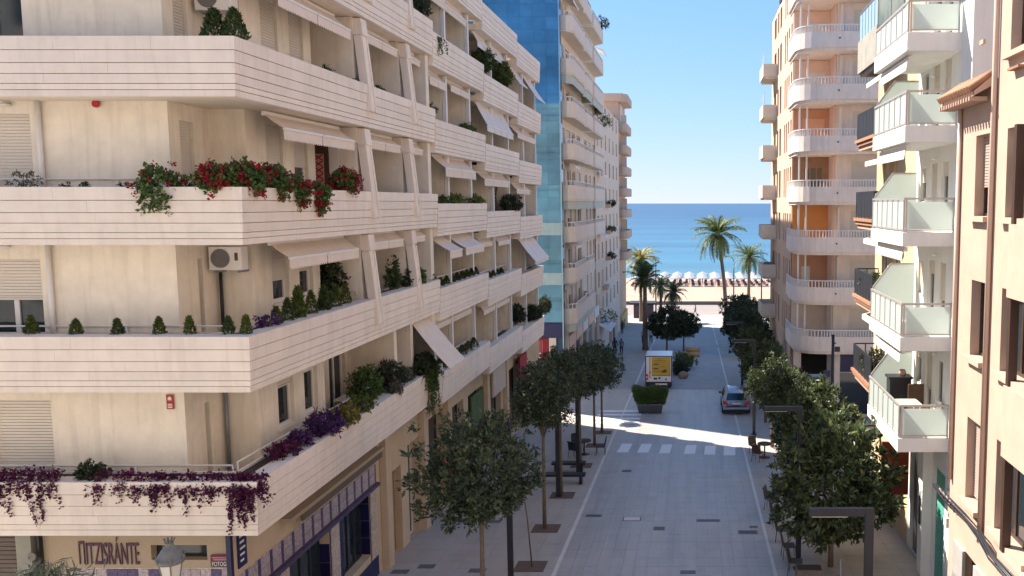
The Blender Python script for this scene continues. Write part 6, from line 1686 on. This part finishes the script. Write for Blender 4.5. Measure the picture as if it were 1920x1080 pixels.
# ------------------------------------------------------------------ people
SKIN = mat('skin', (.42, .25, .17), .6, .05); HAIR = mat('dark_hair', (.02, .014, .01), .7, .1)
def person(label, x, y, ang, top, legs, stride=.12, h=1.72, bag=None):
    k = h / 1.72
    J = {'pel': (0, 0, .95), 'bel': (0, 0, 1.08), 'che': (0, .01, 1.28), 'nec': (0, .01, 1.46), 'hd0': (0, .03, 1.54), 'hd1': (0, .035, 1.64), 'hd2': (0, .02, 1.71),
         'shl': (-.17, 0, 1.40), 'ell': (-.23, -.05 - stride * .4, 1.14), 'wrl': (-.22, .08 - stride, .92), 'hal': (-.215, .11 - stride, .84),
         'shr': (.17, 0, 1.40), 'elr': (.23, -.02 + stride * .4, 1.14), 'wrr': (.22, .08 + stride, .93), 'har': (.215, .12 + stride, .85),
         'hil': (-.09, 0, .90), 'knl': (-.10, .05 + stride, .49), 'anl': (-.10, stride * 1.3, .08), 'tol': (-.11, .16 + stride * 1.3, .035),
         'hir': (.09, 0, .90), 'knr': (.10, .05 - stride * .4, .49), 'anr': (.10, -stride * 1.5, .08 + stride * .2), 'tor': (.11, .15 - stride * 1.5, .035)}
    Rr = {'pel': .15, 'bel': .135, 'che': .155, 'nec': .055, 'hd0': .075, 'hd1': .10, 'hd2': .06, 'shl': .075, 'shr': .075, 'ell': .048, 'elr': .048, 'wrl': .035, 'wrr': .035, 'hal': .04, 'har': .04, 'hil': .10, 'hir': .10, 'knl': .065, 'knr': .065, 'anl': .045, 'anr': .045, 'tol': .042, 'tor': .042}
    E_ = [('pel', 'bel'), ('bel', 'che'), ('che', 'nec'), ('nec', 'hd0'), ('hd0', 'hd1'), ('hd1', 'hd2'), ('che', 'shl'), ('shl', 'ell'), ('ell', 'wrl'), ('wrl', 'hal'), ('che', 'shr'), ('shr', 'elr'), ('elr', 'wrr'), ('wrr', 'har'),
          ('pel', 'hil'), ('hil', 'knl'), ('knl', 'anl'), ('anl', 'tol'), ('pel', 'hir'), ('hir', 'knr'), ('knr', 'anr'), ('anr', 'tor')]
    ks = list(J); me = bpy.data.meshes.new('person')
    me.from_pydata([tuple(c_ * k for c_ in J[q]) for q in ks], [(ks.index(a), ks.index(b_)) for a, b_ in E_], [])
    o = bpy.data.objects.new('person', me); COL.objects.link(o)
    md = o.modifiers.new('skin', 'SKIN'); sv = me.skin_vertices[0].data
    for i, q in enumerate(ks): sv[i].radius = (Rr[q] * k * (1.0 if q not in ('che', 'pel') else 1.1), Rr[q] * k * (.75 if q in ('che', 'bel', 'pel') else 1)); sv[i].use_root = q == 'pel'
    o.modifiers.new('sub', 'SUBSURF').levels = 1
    bpy.context.view_layer.update()
    m2 = bpy.data.meshes.new_from_object(o.evaluated_get(bpy.context.evaluated_depsgraph_get())); bpy.data.objects.remove(o)
    m2.materials.clear()
    for q in (legs, top, SKIN, HAIR, BLACK): m2.materials.append(q)
    for p in m2.polygons:
        c_ = p.center / k; z = c_.z; p.use_smooth = True
        if z > 1.6 or (z > 1.5 and c_.y < .02): p.material_index = 3
        elif z > 1.46 or (abs(c_.x) > .17 and z < .93 and z > .7): p.material_index = 2
        elif z > .93: p.material_index = 1
        elif z < .09: p.material_index = 4
        else: p.material_index = 0
    r = link('person', m2, None, (x, y, zg(y)), (0, 0, ang)); tag(r, label, 'person')
    if bag:
        B(-.14, .14, -.26, -.13, 1.08, 1.42).build('backpack', bag, None); q = bpy.context.scene.objects[-1] if False else COL.objects[-1]
        q.parent = r
    return r
NV = mat('navy_cloth', (.03, .035, .06), .9, .1); GC = mat('grey_cloth', (.14, .13, .15), .9, .1); JN = mat('jeans_cloth', (.05, .06, .10), .9, .1); LT_ = mat('light_cloth', (.45, .38, .36), .9, .1); CHA = mat('charcoal_cloth', (.04, .04, .045), .9, .1)
person('person in dark jacket walking away on the left pavement, left of a pair', -7.78, 84.6, .05, CHA, NV, .05, 1.82)
person('person in grey top walking away on the left pavement, right of a pair', -7.15, 84.8, -.05, GC, NV, .04, 1.74)
person('person in dark clothes crossing the sunny promenade end of the street', .35, 137.5, 1.4, GC, JN, .2, 1.72)
person('person standing in the shade by the far left wall', -8.9, 107, .8, CHA, CHA, .03, 1.7)
person('person partly hidden left of the dark palm trunk', -5.6, 95.5, .1, LT_, NV, .1, 1.75)
person('person partly hidden right of the dark palm trunk', -4.75, 95.8, .1, LT_, NV, .1, 1.75)
person('person sitting height figure on the beach near the parasols', -1.5, 199, .3, GC, SKIN, .1, 1.7) if False else None
# yellow seats by the clipped bush
YP = mat('yellow_plastic', (.62, .40, .03), .5, .06)
for i, (x, y) in enumerate(((-8.75, 75.5), (-8.1, 74.3))):
    t = thing('yellow_chair', ('left', 'right')[i] + ' yellow shell chair of the pair by the clipped bush', 'chair', (x, y, zg(y)))
    z = zg(y); b = MB(); b.lathe([(.02, .42), (.25, .44), (.33, .6), (.34, 1.0), (.27, 1.25), (.1, 1.35)], (x, y, z), 12)
    b.v = [(px_, max(py_, y - .02), pz_) for px_, py_, pz_ in b.v]; b.build('shell', YP, t)
    for sx_ in (-1, 1):
        for sy in (0, 1): MB().tube([(x + sx_ * .15, y + .05 + sy * .15, z + .43), (x + sx_ * .24, y - .02 + sy * .3, z)], .018, 5).build('leg', WHITE, t)

# ------------------------------------------------------------------ signs and posts on the right
t = thing('sign_post', 'dark pole with small signs in front of the curved tower', 'sign', (8.1, 49.5, zg(49.5)))
z = zg(49.5); MB().tube([(8.1, 49.5, z), (8.1, 49.5, z + 5.6)], .09, 8).build('pole', DARKGREY, t)
B(7.55, 7.95, 49.45, 49.5, z + 3.1, z + 3.5).build('sign', BLUE, t); B(7.98, 8.22, 49.38, 49.41, z + 2.0, z + 2.5).build('notice', PAPER, t); B(8.2, 8.5, 49.45, 49.5, z + 4.6, z + 4.9).build('camera_box', DARKGREY, t)
t = thing('shop_sign', 'pale blue projecting shop sign below the dark-railed balconies', 'sign', (7.2, 34.5, 10.9))
B(6.55, 7.58, 34.45, 34.6, 11.1, 11.55).build('panel', mat('pale_sign', (.35, .42, .5), .6, .05), t); B(6.5, 7.6, 34.43, 34.62, 11.55, 11.62).build('frame', DARKGREY, t)
for i, x in enumerate((6.7, 6.95, 7.1, 7.25, 7.38)): B(x, x + (.16 if i == 0 else .09), 34.435, 34.449, 11.22, 11.44).build('lettering', NAVY, t)
t = thing('kiosk_sign', 'grey sign board on white posts by the right street end', 'sign', (5.4, 92, zg(92)))
B(4.9, 6.1, 91.9, 92.0, zg(92) + 1.7, zg(92) + 3.0).build('board', GREYM, t)
for x in (5.2, 5.8): B(x - .1, x + .1, 92.01, 92.2, zg(92), zg(92) + 1.75).build('post', WHITE, t)
# furniture on the lowest glass balcony
s_ = WS[0]
t = thing('black_cabinet', 'black barbecue cabinet on the lowest glass balcony', 'cabinet', (6.9, 28.3, s_)); B(6.5, 7.2, 28.1, 28.6, s_, s_ + 1.15).build('body', BLACK, t); B(6.45, 7.25, 28.05, 28.65, s_ + 1.151, s_ + 1.22).build('lid', DARKGREY, t)
MB().lathe([(.08, 1.22), (.13, 1.3), (.10, 1.42), (.06, 1.44)], (6.95, 28.3, s_), 10).build('pot', PINKD, t)
t = thing('dark_chair', 'dark wicker chair on the lowest glass balcony', 'chair', (7.15, 27.0, s_)); B(6.9, 7.4, 26.8, 27.25, s_ + .38, s_ + .46).build('seat', BROWN, t); B(6.9, 7.4, 27.25, 27.32, s_ + .3, s_ + 1.15).build('backrest', BROWN, t)
for x in (6.95, 7.33):
    for y in (26.85, 27.2): B(x, x + .04, y, y + .04, s_, s_ + .379).build('leg', BROWN, t)
t = thing('patterned_table', 'table with patterned cloth on the lowest glass balcony', 'table', (6.75, 26.6, s_)); B(6.4, 7.05, 26.1, 26.9, s_ + .72, s_ + .76).build('table_top', mat('patterned_cloth', (.4, .42, .36), .9, .5, 9), t)
for x in (6.45, 6.97):
    for y in (26.14, 26.83): B(x, x + .04, y, y + .04, s_, s_ + .719).build('leg', WHITE, t)
t = thing('white_chair', 'white plastic chair at the near end of the lowest glass balcony', 'chair', (7.3, 25.8, s_)); B(7.1, 7.5, 25.6, 26.0, s_ + .4, s_ + .44).build('seat', WHITE, t); B(7.46, 7.5, 25.6, 26.0, s_ + .44, s_ + .95).build('backrest', WHITE, t)
for x in (7.12, 7.45):
    for y in (25.62, 25.95): B(x, x + .03, y, y + .03, s_, s_ + .399).build('leg', WHITE, t)

# ------------------------------------------------------------------ beach: parasols and sunbeds
def sandz(y): return 1.717 - (y - 156.4) * (1.717 - 1.1) / 43.6 if y < 200 else 1.1 - (y - 200) * .5 / 28
CAN = mat('parasol_cloth', (.37, .38, .41), .85, .05)
pr = thing('beach_parasol', '', 'parasol', (0, 0, 0), 'white parasols on the beach')
MB().tube([(0, 0, 0), (0, 0, 2.45)], .03, 6).build('pole', BROWN, pr)
m = MB(); n = 8
for i in range(n):
    a, b_ = 2 * math.pi * i / n, 2 * math.pi * (i + 1) / n
    p1 = (1.45 * math.cos(a), 1.45 * math.sin(a), 1.95); p2 = (1.45 * math.cos(b_), 1.45 * math.sin(b_), 1.95)
    m.quad((0, 0, 2.6), p1, p2); m.quad(p1, (p1[0], p1[1], 1.78), (p2[0], p2[1], 1.78), p2)
m.build('canopy', CAN, pr)
sbd = thing('sunbed', '', 'sunbed', (0, 0, 0), 'sunbeds under the parasols')
MB().box(-.32, .32, -.9, .45, .3, .4).build('mattress', mat('sunbed_cloth', (.16, .13, .20), .9, .2, 2), sbd)
MB().hexa([(-.32, .46, .3), (.32, .46, .3), (.32, .95, .62), (-.32, .95, .62), (-.32, .46, .4), (.32, .46, .4), (.32, .93, .72), (-.32, .93, .72)]).build('headrest', mat('sunbed_red', (.22, .08, .10), .9, .2, 2), sbd)
MB().box(-.3, .3, -.85, .9, .22, .29).build('frame', WHITE, sbd)
for sx_ in (-1, 1):
    for y in (-.75, .75): MB().box(sx_ * .27 - .03, sx_ * .27 + .03, y - .03, y + .03, 0, .219).build('leg', WHITE, sbd)
rows = (203.5, 208.5, 213.5, 218.5); first = [True, True]; random.seed(8)
rown = ('front', 'second', 'third', 'rear'); nums = ['first', 'second', 'third', 'fourth', 'fifth', 'sixth', 'seventh', 'eighth', 'ninth', 'tenth', 'eleventh', 'twelfth']
for ri, y in enumerate(rows):
    for ci in range(11):
        x = -13.5 + ci * 3.15 + random.uniform(-.15, .15)
        o = pr if first[0] else copy_tree(pr); first[0] = False
        o.location = (x, y, sandz(y)); o.rotation_euler = (0, 0, random.uniform(0, .8)); o['label'] = '%s white beach parasol from the left in the %s row' % (nums[ci], rown[ri])
        for k in (-1, 1):
            o = sbd if first[1] else copy_tree(sbd); first[1] = False
            o.location = (x + k * .75, y - .9 + random.uniform(-.3, .3), sandz(y - .9)); o.rotation_euler = (0, 0, random.uniform(-.15, .15) + (math.pi if random.random() < .5 else 0)); o['label'] = 'dark sunbed %s of the %s parasol in the %s row' % ('left' if k < 0 else 'right', nums[ci], rown[ri])
t = thing('beach_hut', 'pale beach cabin on the sand at the right', 'hut', (17.6, 176, sandz(176)))
B(15.8, 19.4, 175, 177.5, sandz(176) - .2, sandz(176) + 2.6).build('wall', CREAMR, t); B(15.6, 19.6, 174.7, 177.8, sandz(176) + 2.61, sandz(176) + 2.75).build('roof', WHITE, t)
for i in range(4): B(15.95 + i * .85, 16.65 + i * .85, 174.96, 174.999, sandz(176) + .1, sandz(176) + 2.2).build('door', CREAMR if i % 2 else SHUT, t)
for i, (x, y, w_) in enumerate(((10.5, 141, 2.6), (14.2, 143, 2.0))):
    t = thing('white_planter', ('left', 'right')[i] + ' low white planter wall on the sunny square', 'planter', (x, y, zg(y)))
    B(x - w_ / 2, x + w_ / 2, y, y + 1.2, zg(y), zg(y) + 1.15).build('box', WHITE, t); q = bush('planter_plant', ('left', 'right')[i] + ' plant growing in a white planter on the square', (x, y + .6, zg(y) + 1.1), (w_ * .4, .5, .4), LEAFG, .2, .08, 400 + i, 60, 10)
t = thing('newsstand', 'dark kiosk with awning at the left end of the street', 'kiosk', (-7.6, 133, zg(133)))
B(-9.2, -6.2, 132, 134, zg(133) - .1, zg(133) + 2.1).build('body', mat('kiosk_dark', (.06, .05, .07), .8, .4, 1.5), t); B(-9.8, -5.8, 131.2, 134.4, zg(133) + 2.3, zg(133) + 2.5).build('canopy', DARKGREY, t); B(-7.9, -7.2, 131.9, 131.99, zg(133) + 1.4, zg(133) + 2.0).build('red_panel', REDP, t)
